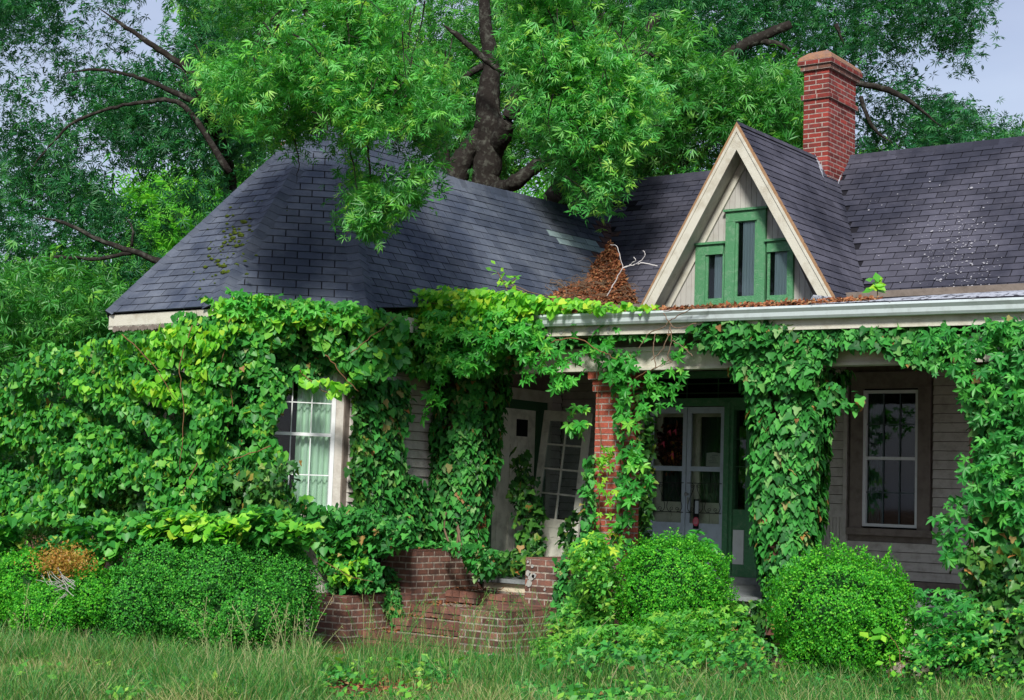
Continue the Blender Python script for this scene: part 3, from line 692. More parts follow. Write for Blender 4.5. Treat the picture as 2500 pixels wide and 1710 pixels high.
fm = MB(); d1 = np.array([0, -.04, .03])
for P in ([(1975, 365), (2022, 356), (2030, 470), (2012, 462)], ): pass
Pn = droofs[0]; dpl = plane3(Pn[0][0], Pn[0][1], Pn[0][2])
fq = lambda x, y: hit(x, y, dpl if x < 2031 else mainp)-ray(x, y)*(.10 if 2025 < x < 2040 else .06)
q = [fq(*t) for t in ((1986, 369), (2006, 366), (2032, 384), (2036, 486), (2022, 462), (2008, 430), (1996, 398))]; q2 = [fq(*t) for t in ((2032, 384), (2046, 378), (2068, 388), (2060, 412), (2050, 440), (2044, 466), (2036, 486))]
fm.add(q, [tuple(range(7))]); fm.add(q2, [tuple(range(7))]); fm.build('chimney_flashing', m_flash, chm)
# porch columns (brick), corner core under ivy on two of them
def column(x0, x1, nm='porch_column', vis_=True):
    c = bpy.data.objects.new(nm, None); c.location = ((x0+x1)/2, 14.75, .65); link(c); place(c, house)
    if vis_:
        brickbox(x0, x1, 14.55, 14.92, .65, 2.82, m_brickc, m_mortar, c, course=.0677, bl=.2); brickbox(x0-.03, x1+.03, 14.52, 14.95, 2.82, 2.955, m_brickc, m_mortar, c); brickbox(x0-.07, x1+.07, 14.48, 14.99, 2.955, 3.045, m_brickc, m_mortar, c, course=.09)
    else:
        cc = MB(); cc.box(x0+.01, x1-.01, 14.56, 14.92, .3, 3.04); cc.build('column_core', m_brickd, c)
    return c
column(-9.65, -9.28); column(-11.78, -11.42, vis_=False); column(-7.5, -7.13, vis_=False); column(-5.38, -5.0, vis_=False)
for z in np.arange(.66, 1.6, .0677):        # brick showing at the foot of the ivy pillars
    for (xa_, ya_, yb_) in ((-7.13, 14.56, 14.75), (-7.13, 14.76, 14.92), (-11.42, 14.56, 14.75), (-11.42, 14.76, 14.92)): block('brick', xa_-.02, xa_+.004, ya_, yb_-.01, z, z+.057, m_brickc, house)
# --- doors
def slab(nm, x0, x1, z0, z1, y0, y1, m, par): return MB().box(x0, x1, y0, y1, z0, z1).build(nm, m, par)
# double storm door with scroll grilles, sidelight, transom
ent = bpy.data.objects.new('entrance', None); ent.location = (-9.9, 17.25, .65); link(ent); place(ent, house)
slab('door_frame', -10.62, -10.55, .65, 3.26, 17.16, 17.36, m_green, ent); slab('door_frame', -9.44, -9.37, .65, 2.88, 17.13, 17.36, m_green, ent)
slab('door_head', -10.55, -9.05, 2.83, 2.93, 17.15, 17.36, m_green, ent); slab('transom_head', -10.55, -8.95, 3.19, 3.27, 17.16, 17.36, m_green, ent); slab('corner_post', -9.12, -8.96, .65, 3.26, 17.14, 17.36, m_green, ent)
slab('outer_casing', -8.955, -8.88, .70, 1.55, 17.2, 17.34, m_siding, ent)
tr = MB()
for z in (3.0, 3.12): tr.box(-10.55, -9.12, 17.24, 17.26, z-.007, z+.007)
for x in (-10.05, -9.6, -9.2): tr.box(x-.006, x+.006, 17.245, 17.265, 2.93, 3.19)
tr.build('transom_muntins', m_greend, ent); slab('transom_glass', -10.55, -9.12, 2.93, 3.19, 17.27, 17.275, g_glass, ent)
slab('sidelight_frame', -9.37, -9.33, .65, 2.83, 17.17, 17.33, m_green, ent); slab('sidelight_frame', -9.15, -9.12, .65, 2.83, 17.17, 17.33, m_green, ent); slab('sidelight_panel', -9.33, -9.15, .65, 1.55, 17.2, 17.3, m_green, ent)
slab('sidelight_rail', -9.33, -9.15, 2.78, 2.83, 17.19, 17.3, m_green, ent)
for z in (2.08, 2.42): slab('sidelight_muntin', -9.33, -9.15, z-.006, z+.006, 17.22, 17.24, m_greend, ent)
slab('sidelight_glass', -9.33, -9.15, 1.55, 2.78, 17.25, 17.255, g_glass, ent); slab('white_panel', -9.315, -9.165, .88, 1.30, 17.185, 17.199, m_white, ent)
slab('threshold', -10.62, -8.9, .65, .73, 17.05, 17.3, m_floor, ent)
slab('black_backing', -10.7, -8.85, .6, 3.3, 17.9, 17.95, m_black, house)  # black sheet painted as the unlit hall behind the doors
for a in ((-10.72, -10.7, .6, 3.3, 17.36, 17.9), (-8.87, -8.85, .6, 3.3, 17.36, 17.9), (-10.7, -8.85, 3.28, 3.3, 17.36, 17.9)): slab('black_backing_side', *a, m_black, house)
def scroll(c, r, a0, turns, sgn, ex, ez, n=22):
    return [c+r*(1-.78*i/n)*(math.cos(a0+sgn*turns*6.283*i/n)*ex+math.sin(a0+sgn*turns*6.283*i/n)*ez) for i in range(n+1)]
for k, (xl, xr) in enumerate(((-10.54, -9.995), (-9.985, -9.45))):
    d = bpy.data.objects.new('storm_door', None); d.location = ((xl+xr)/2, 17.2, .73); link(d); place(d, ent) if False else place(d, house)
    s = .055; Yd = 17.17
    slab('stile', xl, xl+s, .74, 2.82, Yd, Yd+.04, m_storm, d); slab('stile', xr-s, xr, .74, 2.82, Yd, Yd+.04, m_storm, d); slab('top_rail', xl+s, xr-s, 2.74, 2.82, Yd+.001, Yd+.038, m_storm, d)
    slab('middle_rail', xl+s, xr-s, 2.01, 2.07, Yd+.001, Yd+.038, m_storm, d); slab('lower_rail', xl+s, xr-s, 1.30, 1.36, Yd+.001, Yd+.038, m_storm, d); slab('kick_panel', xl+s, xr-s, .74, 1.30, Yd+.012, Yd+.03, m_storm, d)
    slab('glass', xl+s, xr-s, 2.07, 2.74, Yd+.02, Yd+.024, g_glassg, d); slab('glass', xl+s, xr-s, 1.36, 2.01, Yd+.02, Yd+.024, g_glassg, d)
    # wooden leaf behind
    il = bpy.data.objects.new('inner_door', None); il.location = ((xl+xr)/2, 17.3, .73); link(il); place(il, house)
    slab('stile', xl, xl+.13, .74, 2.82, 17.27, 17.31, m_door, il); slab('stile', xr-.09, xr, .74, 2.82, 17.27, 17.31, m_door, il); slab('top_rail', xl+.13, xr-.09, 2.70, 2.82, 17.271, 17.309, m_door, il)
    slab('lock_rail', xl+.13, xr-.09, .74, 1.62, 17.271, 17.309, m_door, il)
    for (a, b_) in ((xl+.16, xl+.29), (xl+.33, xl+.46)): slab('raised_panel', a, b_, 1.0, 1.5, 17.258, 17.272, m_door, il)
    slab('pane', xl+.13, xr-.09, 1.62, 2.70, 17.292, 17.296, g_glassg, il)
    V = []; 
    for i in range(41):
        x = xl+.12+(xr-xl-.2)*i/40
        for z in (1.6, 2.72): V.append((x, 17.33+.012*math.sin(i*1.3), z))
    poly('lace_curtain', V, [(2*i, 2*i+2, 2*i+3, 2*i+1) for i in range(40)], m_lace, il, True)
    g = MB(); ex = np.array([1., 0, 0]); ez = np.array([0, 0, 1.]); zt, zb = 1.86, 1.49; yg = 17.155; w = xr-xl; cx = (xl+xr)/2
    g.tube([(xl+.02, yg, zt), (xr-.02, yg, zt)], .005, 5); g.tube([(xl+.02, yg, zb), (xr-.02, yg, zb)], .005, 5)
    for side in (-1, 1):
        for hx in (0, 1):                    # two mirrored heart shapes per door
            c0 = cx+(-.5+hx)*w*.46
            pts = smoothpath([(c0+side*.015, yg, zt-.02), (c0+side*.03, yg, zt-.08), (c0+side*.085, yg, (zt+zb)/2-.02), (c0+side*.11, yg, zb+.07), (c0+side*.085, yg, zb+.015), (c0+side*.04, yg, zb+.01)], 5)
            g.tube(pts, .0042, 5); g.tube(scroll(np.array([c0+side*.038, yg, zb+.04]), .03, -math.pi/2, 1.3, side, ex, ez), .0036, 5)
            g.tube(scroll(np.array([c0+side*.05, yg, zt-.035]), .028, math.pi*(.5), 1.3, side, ex, ez), .0036, 5)
    g.build('scroll_grille', m_iron, d, True)
    if k == 1:
        kb = MB(); kb.tube([(xl+.03, 17.17, 1.72), (xl+.03, 17.12, 1.72)], [.012, .012], 8); kb.tube([(xl+.03, 17.13, 1.72), (xl+.03, 17.115, 1.72), (xl+.03, 17.10, 1.72)], [.012, .026, .012], 10); kb.build('door_knob', m_metal, d, True)
        slab('key_plate', xl+.018, xl+.042, 1.60, 1.68, 17.163, 17.169, m_metal, d)
# side door in the wing wall (faces +X), panelled
sdoor = bpy.data.objects.new('side_door', None); sdoor.location = (WX, 16.2, .72); link(sdoor); place(sdoor, house)
def slx(nm, y0, y1, z0, z1, d0, d1, m, par): return MB().box(WX+d0, WX+d1, y0, y1, z0, z1).build(nm, m, par)
slx('door_leaf', 15.78, 16.70, .72, 2.75, -.06, -.02, m_door, sdoor)
for (y0, y1, z0, z1) in ((15.9, 16.18, 1.62, 2.32), (16.3, 16.58, 1.62, 2.32), (15.9, 16.18, .85, 1.42), (16.3, 16.58, .85, 1.42)):
    f = MB()
    for (a, b_, c_, d_) in ((y0, y0+.03, z0, z1), (y1-.03, y1, z0, z1), (y0+.03, y1-.03, z0, z0+.03), (y0+.03, y1-.03, z1-.03, z1)): f.box(WX-.02, WX-.006, a, b_, c_, d_)
    f.build('panel_moulding', m_door, sdoor)
slx('small_window', 16.28, 16.52, 2.4, 2.62, -.02, -.012, m_black, sdoor); 
kn = MB(); kn.tube([(WX-.02, 16.6, 1.72), (WX+.03, 16.6, 1.72), (WX+.045, 16.6, 1.72)], [.012, .03, .012], 8); kn.build('door_knob', m_iron, sdoor, True)
slx('jamb', 15.68, 15.78, .66, 2.87, -.10, .01, m_greend, sdoor); slx('jamb', 16.70, 16.92, .66, 2.87, -.10, .01, m_greend, sdoor); slx('door_head', 15.78, 16.70, 2.75, 2.87, -.10, .01, m_greend, sdoor)
slx('head_casing', 15.6, 17.02, 2.871, 3.02, -.02, .022, m_cream, sdoor); slx('casing', 16.925, 17.02, .66, 2.87, -.02, .02, m_cream, sdoor)
# --- dormer gable
GY = 17.25
dorm = bpy.data.objects.new('dormer_gable', None); dorm.location = (AX, GY, 4.1); link(dorm); place(dorm, house)
gpl = PY(GY); gb = [onY(1617, 747, GY), onY(2000, 733, GY), onY(1815, 387, GY)]
gxl, gxr, gxa, gza, gz0 = gb[0][0]-.03, gb[1][0]+.03, gb[2][0]+.05, gb[2][2]+.1, 3.95
bk = MB(); bk.prism([(gxl-.1, GY+.02, gz0), (gxr+.1, GY+.02, gz0), (gxa, GY+.02, gza+.06)], (0, .05, 0)); bk.build('gable_backing', m_trim, dorm)
tw = .076; x = gxl
def gtop(x): return gz0+(gza-gz0)*(1-(gxa-x)/(gxa-gxl)) if x < gxa else gz0+(gza-gz0)*(1-(x-gxa)/(gxr-gxa))
while x < gxr:
    a, b_ = x+.0025, min(x+tw-.0025, gxr); P = [(a, GY, gz0), (b_, GY, gz0), (b_, GY, max(gtop(b_), gz0+.01)), (a, GY, max(gtop(a), gz0+.01))]
    if a < gxa < b_: P = [(a, GY, gz0), (b_, GY, gz0), (b_, GY, gtop(b_)), (gxa, GY, gza), (a, GY, gtop(a))]
    MB().prism(P, (0, .018, 0)).build('beadboard_plank', m_gable, dorm); x += tw
# rake boards + soffit
RA = np.array([AX, DY, AZ-.03]); RLb = np.array([AX-HW, DY, DZ-.03]); RRb = np.array([AX+HW, DY, DZ-.03])
for sgn, B_ in ((-1, RLb), (1, RRb)):
    d = unit(B_-RA); inn = np.array([-sgn*-d[2], 0, 0]); n_ = np.cross(d, [0, 1, 0]); n_ = n_ if n_[2] < 0 else -n_
    wv = n_*.15; ap = RA+np.array([0, 0, -.15/abs(n_[2])]) if False else RA
    t_ap = np.array([AX, DY, RA[2]-.15/abs(n_[2])*1.0])
    MB().prism([RA, B_, B_+wv*1.0, t_ap], (0, .025, 0)).build('rake_board', m_cream, dorm)
    MB().prism([RA+np.array([0, -.012, .0]), B_+np.array([0, -.012, 0]), B_+n_*.035+np.array([0, -.012, 0]), np.array([AX, DY-.012, RA[2]-.035/abs(n_[2])])], (0, .012, 0)).build('rake_moulding', m_cream, dorm)
    up = -n_; MB().prism([RA+up*.0+[0, -.012, 0], B_+[0, -.012, 0], B_+up*.028+[0, -.012, 0], RA+np.array([0, -.012, .028/abs(n_[2])])], (0, .03, 0)).build('rake_edge', m_edgew, dorm)
    ap_ = lambda w_: np.array([AX, DY, RA[2]-w_/abs(n_[2])])
    MB().prism([ap_(.08)+[0, .026, 0], B_+n_*.08+[0, .026, 0], B_+n_*.08+[0, GY-DY, 0], ap_(.08)+[0, GY-DY, 0]], [0, 0, -.02]).build('soffit', m_cream, dorm)
    MB().prism([ap_(.10)+[0, GY-DY-.035, 0], B_+n_*.10+[0, GY-DY-.035, 0], B_+n_*.19+[0, GY-DY-.035, 0], ap_(.19)+[0, GY-DY-.035, 0]], (0, .03, 0)).build('frieze_moulding', m_cream, dorm)
# triple green window
def gw(xa_, xb_, zt_, gx0, gx1, gzt, gzb, lab):
    w = bpy.data.objects.new('gable_window', None); w.location = ((xa_+xb_)/2, GY, gzb); link(w); place(w, house); w['label'] = lab
    zb0 = 4.05
    slab('casing', xa_, gx0-.035, zb0, zt_-.13, GY-.05, GY, m_green, w); slab('casing', gx1+.035, xb_, zb0, zt_-.13, GY-.05, GY, m_green, w); slab('head_casing', xa_, xb_, zt_-.13, zt_, GY-.052, GY, m_green, w)
    slab('crown', xa_-.025, xb_+.025, zt_+.001, zt_+.03, GY-.08, GY, m_green, w)
    f = MB(); f.box(gx0-.035, gx0, GY-.03, GY, gzb-.05, zt_-.13); f.box(gx1, gx1+.035, GY-.03, GY, gzb-.05, zt_-.13); f.box(gx0, gx1, GY-.03, GY, gzt, zt_-.13); f.box(gx0, gx1, GY-.03, GY, gzb-.05, gzb); f.build('sash', m_green, w)
    slab('sill', gx0-.035, gx1+.035, zb0, gzb-.051, GY-.045, GY, m_green, w)
    slab('black_backing', gx0, gx1, gzb, gzt, GY-.002, GY+.001, m_black, w)  # thin black sheet behind the pane, unlit room put into its colour
    V = []; n = 20
    for i in range(n+1):
        x = gx0+(gx1-gx0)*(.25+.75*i/n) if gx0 > -9.7 else gx0+(gx1-gx0)*(.4+.6*i/n)
        for z in (gzb, gzt): V.append((x, GY-.008+.004*math.sin(i*1.4), z))
    poly('curtain', V, [(2*i, 2*i+2, 2*i+3, 2*i+1) for i in range(n)], m_curt, w, True)
    slab('pane', gx0, gx1, gzb, gzt, GY-.016, GY-.0145, g_glass, w)
gw(-9.515, -8.955, 5.29, -9.345, -9.11, 5.15, 4.21, 'tall centre sash of the green triple window'); gw(-9.945, -9.545, 4.89, -9.765, -9.53-.03, 4.77, 4.2, 'short left sash of the green triple window'); gw(-8.93, -8.57, 4.87, -8.895, -8.66, 4.755, 4.2, 'short right sash of the green triple window')
# far chimney seen behind the wing roof
c2 = bpy.data.objects.new('chimney', None); c2.location = (-17.2, 17, 6); link(c2); place(c2, house); c2['label'] = 'small brick chimney half hidden behind the round-ended roof'
q = onY(707, 350, 17); brickbox(q[0]-.22, q[0]+.2, 17, 17.4, 5.6, q[2]+.05, m_brick, m_mortar, c2)

# ------------------------------------------------------------------ things on the porch
# leaning french door
fdr = thing('french_door', 'old white eight-pane glass door leaning unhinged against the porch wall', 'door', (-11.2, 16.4, .66))
TL, TRr, BLl, BRr = onY(1333, 1004, 16.75), onY(1450, 1012, 16.75), onY(1288, 1362, 16.2), onY(1410, 1372, 16.2)
ez = unit(TL-BLl); ex = unit(TRr-TL); nn = unit(np.cross(ex, ez)); nn = nn if nn@(O3-TL) > 0 else -nn; DW = np.linalg.norm(TRr-TL)*.98; DH = np.linalg.norm(TL-BLl)
def db(nm, x0, x1, z0, z1, d0, d1, m): return MB().prism([BLl+ex*x+ez*z+nn*d0 for x, z in ((x0, z0), (x1, z0), (x1, z1), (x0, z1))], nn*(d1-d0)).build(nm, m, fdr)
st_ = .10; db('stile', 0, st_, 0, DH, 0, .04, m_door); db('stile', DW-st_, DW, 0, DH, 0, .04, m_door); db('top_rail', st_, DW-st_, DH-.13, DH, .001, .039, m_door)
pb = DH*.27; db('bottom_panel', st_, DW-st_, 0, pb, .001, .037, m_door)
for z in (pb*.55, pb*.78): db('panel_groove', st_+.01, DW-st_-.01, z, z+.012, .037, .044, m_door)
for i in range(1, 4): z = pb+(DH-.13-pb)*i/4; db('muntin', st_, DW-st_, z-.011, z+.011, .006, .034, m_door)
db('muntin', DW/2-.011, DW/2+.011, pb, DH-.13, .007, .033, m_door)
for i in range(4):
    z0 = pb+(DH-.13-pb)*i/4+.011; z1 = pb+(DH-.13-pb)*(i+1)/4-.011
    for (a, b_) in ((st_, DW/2-.011), (DW/2+.011, DW-st_)): db('pane', a, b_, z0, z1, .018, .021, g_glass)
hh = MB(); p0 = BLl+ex*(DW-.05)+ez*DH*.47+nn*.04; hh.tube([p0, p0+nn*.05, p0+nn*.05-ex*.07], [.012, .01, .008], 6); hh.build('handle', m_iron, fdr)
# wreath on the left storm door glass
wr = thing('wreath', 'dried autumn wreath of dark red leaves and ribbon hanging behind left storm door glass', 'wreath', (-10.23, 17.24, 2.35))
P = []; 
a = rng.uniform(0, 6.283, 900); rr = rng.normal(.15, .045, 900); wc_ = onY(1637, 1090, 17.235)
P = np.stack([wc_[0]+rr*np.cos(a)*.9, 17.235+rng.uniform(-.02, .02, 900), wc_[2]+rr*np.sin(a)*1.35], 1)
foliage(wr, [(T_OVAL, leafmat('wreath_leaf', [(0, (.03, .008, .01)), (.6, (.085, .02, .02)), (.9, (.22, .07, .05)), (1, (.35, .18, .04))], .1, .7), P, rng.normal(0, .5, (900, 3))+[0, -1, 0], rng.normal(0, 1, (900, 3)), rng.uniform(.03, .07, 900))], 0, mass='wreath_leaves')
rb = MB(); 
for dx, dz in ((-.03, .17), (.05, .18), (-.12, .02), (.02, -.12)): rb.tube([wc_+[dx, -.03, dz], wc_+[dx+.04, -.04, dz+.03], wc_+[dx+.05, -.03, dz-.04]], [.012, .018, .01], 5)
rb.build('ribbon', m_pink, wr)['kind'] = 'stuff'; tb = MB(); tb.tube([wc_+[.05, -.035, -.06], wc_+[.055, -.035, -.17]], [.012, .018], 6); tb.build('orange_ribbon_tail', m_fruit, wr)
# paper note and door hanger
q = onY(1741, 1122, 17.23); nt_ = MB(); V = [(q[0]+x, 17.245-.006*math.sin(x*40), q[2]+z) for x, z in ((-.105, -.085), (.10, -.095), (.108, .075), (.0, .09), (-.10, .08))]; nt_.prism(V, (0, .002, 0)); no_ = nt_.build('paper_note', m_paper); tag(no_, 'handwritten sheet of paper taped inside the right storm door glass', 'note')
sc2 = MB()
for i, (a, b_) in enumerate(((-.02, .06), (-.05, .02), (-.02, .04), (-.07, .05), (-.06, .07))): z = q[2]+.05-.024*i; sc2.box(q[0]+a, q[0]+b_, 17.236, 17.2365, z, z+.005)
sc2.build('faded_writing', m_lace, no_)
q = onY(1699, 1270, 17.16); hg = thing('door_hanger', 'door hanger card with a round red notice on the right storm door', 'door hanger', q)
hb = MB(); hb.box(q[0]-.035, q[0]+.045, 17.15, 17.153, q[2]-.11, q[2]+.26); hb.build('card', m_black, hg)
ph = MB(); ph.box(q[0]-.01, q[0]+.04, 17.147, 17.15, q[2]+.08, q[2]+.24); ph.build('photo_print', m_curt, hg)
oc = MB(); oc.prism([(q[0]+.005+.045*math.cos(a), 17.149, q[2]-.02+.06*math.sin(a)) for a in np.arange(math.pi/8, 6.3, math.pi/4)], (0, -.002, 0)); oc.build('red_notice', m_pink, hg)
ln = MB()
for i in range(5): ln.box(q[0]+.005-.03, q[0]+.005+.03, 17.1462, 17.1468, q[2]+.012-.015*i, q[2]+.016-.015*i)
ln.build('white_print_lines', m_paper, hg)

# ------------------------------------------------------------------ front steps and brick piers
steps = thing('brick_steps', 'wide dark brick front steps with stepped cheek walls leading to the porch', 'steps', (-10.6, 13.6, 0))
def pier(x0, x1, y0, y1, z0, z1, lab=None):
    p = bpy.data.objects.new('cheek_wall', None); p.location = ((x0+x1)/2, (y0+y1)/2, z0); link(p); place(p, steps)
    if lab: p['label'] = lab
    brickbox(x0, x1, y0, y1, z0, z1-.0, m_brickd, m_mortard, p)
    nx = max(1, int(round((y1-y0)/.1)))
    for i in range(nx):                     # rowlock cap on top
        a = y0+(y1-y0)*i/nx; MB().box(x0-.001, x1+.003, a+.003, a+(y1-y0)/nx-.003, z1-.004, z1+.012).build('cap_brick', m_brickd, p)
pier(-11.87, -11.4, 13.55, 14.76, 0, .975, 'tall left cheek wall'); pier(-11.9, -11.39, 12.48, 13.54, 0, .49, 'low left cheek wall')
pier(-9.75, -9.2, 13.45, 14.76, 0, .975, 'tall right cheek wall with pale lichen'); pier(-9.80, -9.23, 12.42, 13.44, 0, .49, 'low right cheek wall')
for i, (y0, z1) in enumerate(((12.75, .12), (13.15, .25), (13.55, .38), (14.15, .52))):
    sp = bpy.data.objects.new('step', None); sp.location = (-10.6, y0, z1-.1); link(sp); place(sp, steps)
    c = MB(); c.box(-11.39, -9.81 if y0 < 13.5 else -9.76, y0+.02, 14.8, 0 if i == 0 else z1-.13, z1-.011); c.build('mortar', m_mortard, sp)
    xx = -11.385
    while xx < -9.86: block('brick', xx, xx+.095, y0+rng.uniform(-.003, .003), y0+.2, z1-.07, z1-rng.uniform(0, .002), m_brickd, sp); xx += .104
    xx = -11.385
    while xx < -9.90: block('brick', xx, xx+.19, y0+.012, y0+.1, z1-.128, z1-.08, m_brickd, sp); xx += .2
lc = MB()
for (x, y, r) in ((1290, 1400, 9), (1297, 1409, 11), (1292, 1425, 10), (1300, 1383, 5), (1289, 1372, 4), (1304, 1406, 8), (1330, 1440, 4)):
    c = onY(x, y, 13.44); r *= .0036; lc.prism([c+r*np.array([math.cos(t)*(1+.2*math.sin(4*t)), 0, math.sin(t)*(1+.15*math.cos(3*t))]) for t in np.linspace(0, 6.28, 13)[:-1]], (0, -.003, 0))
lc.build('lichen_patch', m_peel, steps)['kind'] = 'stuff'

# ------------------------------------------------------------------ shrubs
def lobepts(lobes, n, thick=.10, rough=.16, ns=5):
    vol = np.array([l[3]*l[4]*l[5] for l in lobes])**(2/3); P = []; Nn = []
    for l, v in zip(lobes, vol/vol.sum()):
        k = int(n*v*1.3); d = rng.normal(0, 1, (k, 3)); d /= np.linalg.norm(d, axis=1, keepdims=True); d = d[d[:, 2] > -.75]
        R = np.array(l[3:6]); c = np.array(l[:3]); q = d*R; bump = 1+rough*(wave(c+q, 14, 3)-.5)*2+rough*.9*(wave(c+q, 30, 5)-.5)*2
        q = q*(bump*(1-thick*rng.random(len(d))**1.5))[:, None]+c
        keep = (q[:, 2] > .02) & (q@RC[2] < 1e9)
        for l2 in lobes:
            if l2 is not l: keep &= (((q-np.array(l2[:3]))/np.array(l2[3:6]))**2).sum(1) > .8
        P.append(q[keep]); Nn.append((d/R)[keep])
    P = np.concatenate(P); Nn = np.concatenate(Nn); Nn /= np.linalg.norm(Nn, axis=1, keepdims=True); return P[:n], Nn[:n]
def shrub(name, label, cat, lobes, n, size, m, group=None, core=True, extra=None):
    t = thing(name, label, cat, (lobes[0][0], lobes[0][1], 0), group)
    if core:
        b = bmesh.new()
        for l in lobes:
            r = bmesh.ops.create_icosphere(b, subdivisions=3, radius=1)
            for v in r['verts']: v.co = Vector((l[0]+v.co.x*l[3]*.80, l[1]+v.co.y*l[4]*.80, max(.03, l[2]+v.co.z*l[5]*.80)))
        me = bpy.data.meshes.new('dark_core'); b.to_mesh(me); b.free(); me.materials.append(m_core); o = bpy.data.objects.new('dark_core', me); link(o); place(o, t)  # solid dark filler added to block see-through, inner shade put in its colour
    P, nr = lobepts(lobes, n); S = [(T_OVAL, m, P, nr+rng.normal(0, .55, P.shape), nr*.9+rng.normal(0, .7, P.shape)+[0, 0, .3], size*rng.uniform(.7, 1.35, len(P)))]
    c = rng.integers(0, len(P), 150); c = c[nr[c][:, 2] > -.2]; dr_ = nr[c]+rng.normal(0, .35, (len(c), 3))+[0, 0, .5]; dr_ /= np.linalg.norm(dr_, axis=1, keepdims=True)
    Lh = rng.uniform(.03, .15, len(c)); tt_ = rng.random((len(c), 22)); Q = (P[c][:, None]+dr_[:, None]*(tt_*Lh[:, None])[..., None]+rng.normal(0, .009, (len(c), 22, 3))).reshape(-1, 3); q2 = np.repeat(dr_, 22, 0)
    S.append((T_OVAL, m, Q, rng.normal(0, .8, Q.shape)+q2*.3, q2+rng.normal(0, .5, Q.shape), size*rng.uniform(.8, 1.3, len(Q))))
    if extra: S += extra
    foliage(t, S, 0); return t
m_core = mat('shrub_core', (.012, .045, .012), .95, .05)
def lobe(x, y, D, rx, rz, ry=None, down=True):
    c = onD(x, y, D); z0 = c[2]
    return (c[0], c[1], z0, rx, ry or rx, rz)
c1 = onD(1640, 1432, 15.7); c2_ = onD(2052, 1487, 14.1)
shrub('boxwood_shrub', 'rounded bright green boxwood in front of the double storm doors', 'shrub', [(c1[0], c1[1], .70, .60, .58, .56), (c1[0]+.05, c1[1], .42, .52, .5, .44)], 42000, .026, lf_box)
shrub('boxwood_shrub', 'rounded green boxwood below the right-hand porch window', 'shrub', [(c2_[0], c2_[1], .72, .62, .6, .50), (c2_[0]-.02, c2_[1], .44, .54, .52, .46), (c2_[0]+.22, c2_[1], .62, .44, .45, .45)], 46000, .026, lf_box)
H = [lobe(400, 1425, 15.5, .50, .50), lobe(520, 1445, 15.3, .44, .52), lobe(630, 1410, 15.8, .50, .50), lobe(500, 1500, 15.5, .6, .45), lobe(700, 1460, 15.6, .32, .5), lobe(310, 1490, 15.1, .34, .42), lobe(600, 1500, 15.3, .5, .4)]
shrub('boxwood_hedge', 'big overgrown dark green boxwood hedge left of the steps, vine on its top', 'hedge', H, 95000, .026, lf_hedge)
H = [lobe(215, 1470, 15.0, .30, .33), lobe(120, 1500, 14.9, .36, .3), lobe(60, 1440, 15.2, .34, .36), lobe(-30, 1460, 15.2, .4, .4)]
bc = onD(155, 1372, 14.9); no_br = 2600; Pb = bc+rng.normal(0, 1, (no_br, 3))*[.16, .12, .07]
shrub('boxwood_shrub', 'low patchy boxwood at far left with an orange-brown dying patch', 'shrub', H, 42000, .025, lf_box, extra=[(T_OVAL, lf_orange, Pb, rng.normal(0, 1, Pb.shape), rng.normal(0, 1, Pb.shape), rng.uniform(.015, .035, no_br))])
dt = MB(); b0 = onD(180, 1450, 14.6)
for i in range(26):
    a = rng.uniform(-1.3, 1.3); L_ = rng.uniform(.15, .38); p1 = b0+np.array([rng.uniform(-.25, .05), 0, rng.uniform(-.03, .12)]); dt.tube(smoothpath([p1, p1+L_*np.array([-.5*math.cos(a), -.1, .3*math.sin(a)]), p1+L_*np.array([-math.cos(a), -.05, .7*math.sin(a)])], 3, .004), [.0035]*6+[.0015], 4)
tag(dt.build('dead_branches', m_peel), 'bare bleached dead twigs poking out of the far-left boxwood', 'dead branch')

# ------------------------------------------------------------------ vines and ivy
def stems(par, paths, pl, r=.006, m=None, lift=.12, name='stem', wob=.006):
    for pth in paths:
        P = []
        for q in pth:
            p = hit(q[0], q[1], pl); nn = pl[0] if pl[0]@(O3-p) > 0 else -pl[0]; P.append(p+nn*(lift+(q[2] if len(q) > 2 else 0)))
        Q = smoothpath(P, 6, wob); MB().tube(Q, list(np.linspace(r, r*.5, len(Q))), 5).build(name, m or m_stem, par, True)
def vol(Pxy, D0, D1, n, gap=0, gs=6, seed=2, clump=0, spread=.2):
    k = n if not clump else max(1, n//clump)
    x, y = outline(Pxy, int(k*(1+1.6*gap))+4); d = rays(x, y); P = O3+d*rng.uniform(D0, D1, len(x))[:, None]
    if gap: P = P[wave(P, gs, seed) > gap]
    if clump: P = np.repeat(P, clump, 0)+rng.normal(0, spread, (len(P)*clump, 3))*[1, 1, .75]
    P = P[P[:, 2] > .02]; P = P[:n]; return P, np.repeat(np.array([[-.1, -.6, .5]]), len(P), 0)
F1e = plane3(A, E1, A+np.array([0, 0, 1.])); F0e = PY(E1[1]-.02)
v1 = thing('grape_vine', 'mass of heart-leaved vine hanging over the round-ended bay and its eave', 'vine', (-13, 12, 0))
S = []
p_f1 = [(520, 742), (600, 728), (680, 745), (770, 740), (900, 755), (905, 800), (862, 830), (845, 900), (800, 880), (760, 935), (700, 900), (690, 960), (672, 1060), (690, 1110), (672, 1180), (700, 1215), (690, 1262), (515, 1262)]
p_cn = [(855, 760), (905, 755), (985, 775), (980, 900), (900, 930), (855, 940)]
S.append(lset(T_HEART, lf_grape, sheet(plane3(A, A+np.array([.8, 1.2, 0]), A+np.array([0, 0, 1.])), p_cn, 700, -.2, .15, .12), .085)); S.append(lset(T_IVY, lf_ivy, sheet(plane3(A, A+np.array([.8, 1.2, 0]), A+np.array([0, 0, 1.])), p_cn, 500, -.35, -.1, .1), .08))
p_f0 = [(262, 850), (330, 835), (430, 820), (460, 775), (520, 745), (560, 725), (585, 745), (560, 1262), (-80, 1290), (-80, 980), (80, 900), (160, 850), (200, 800)]
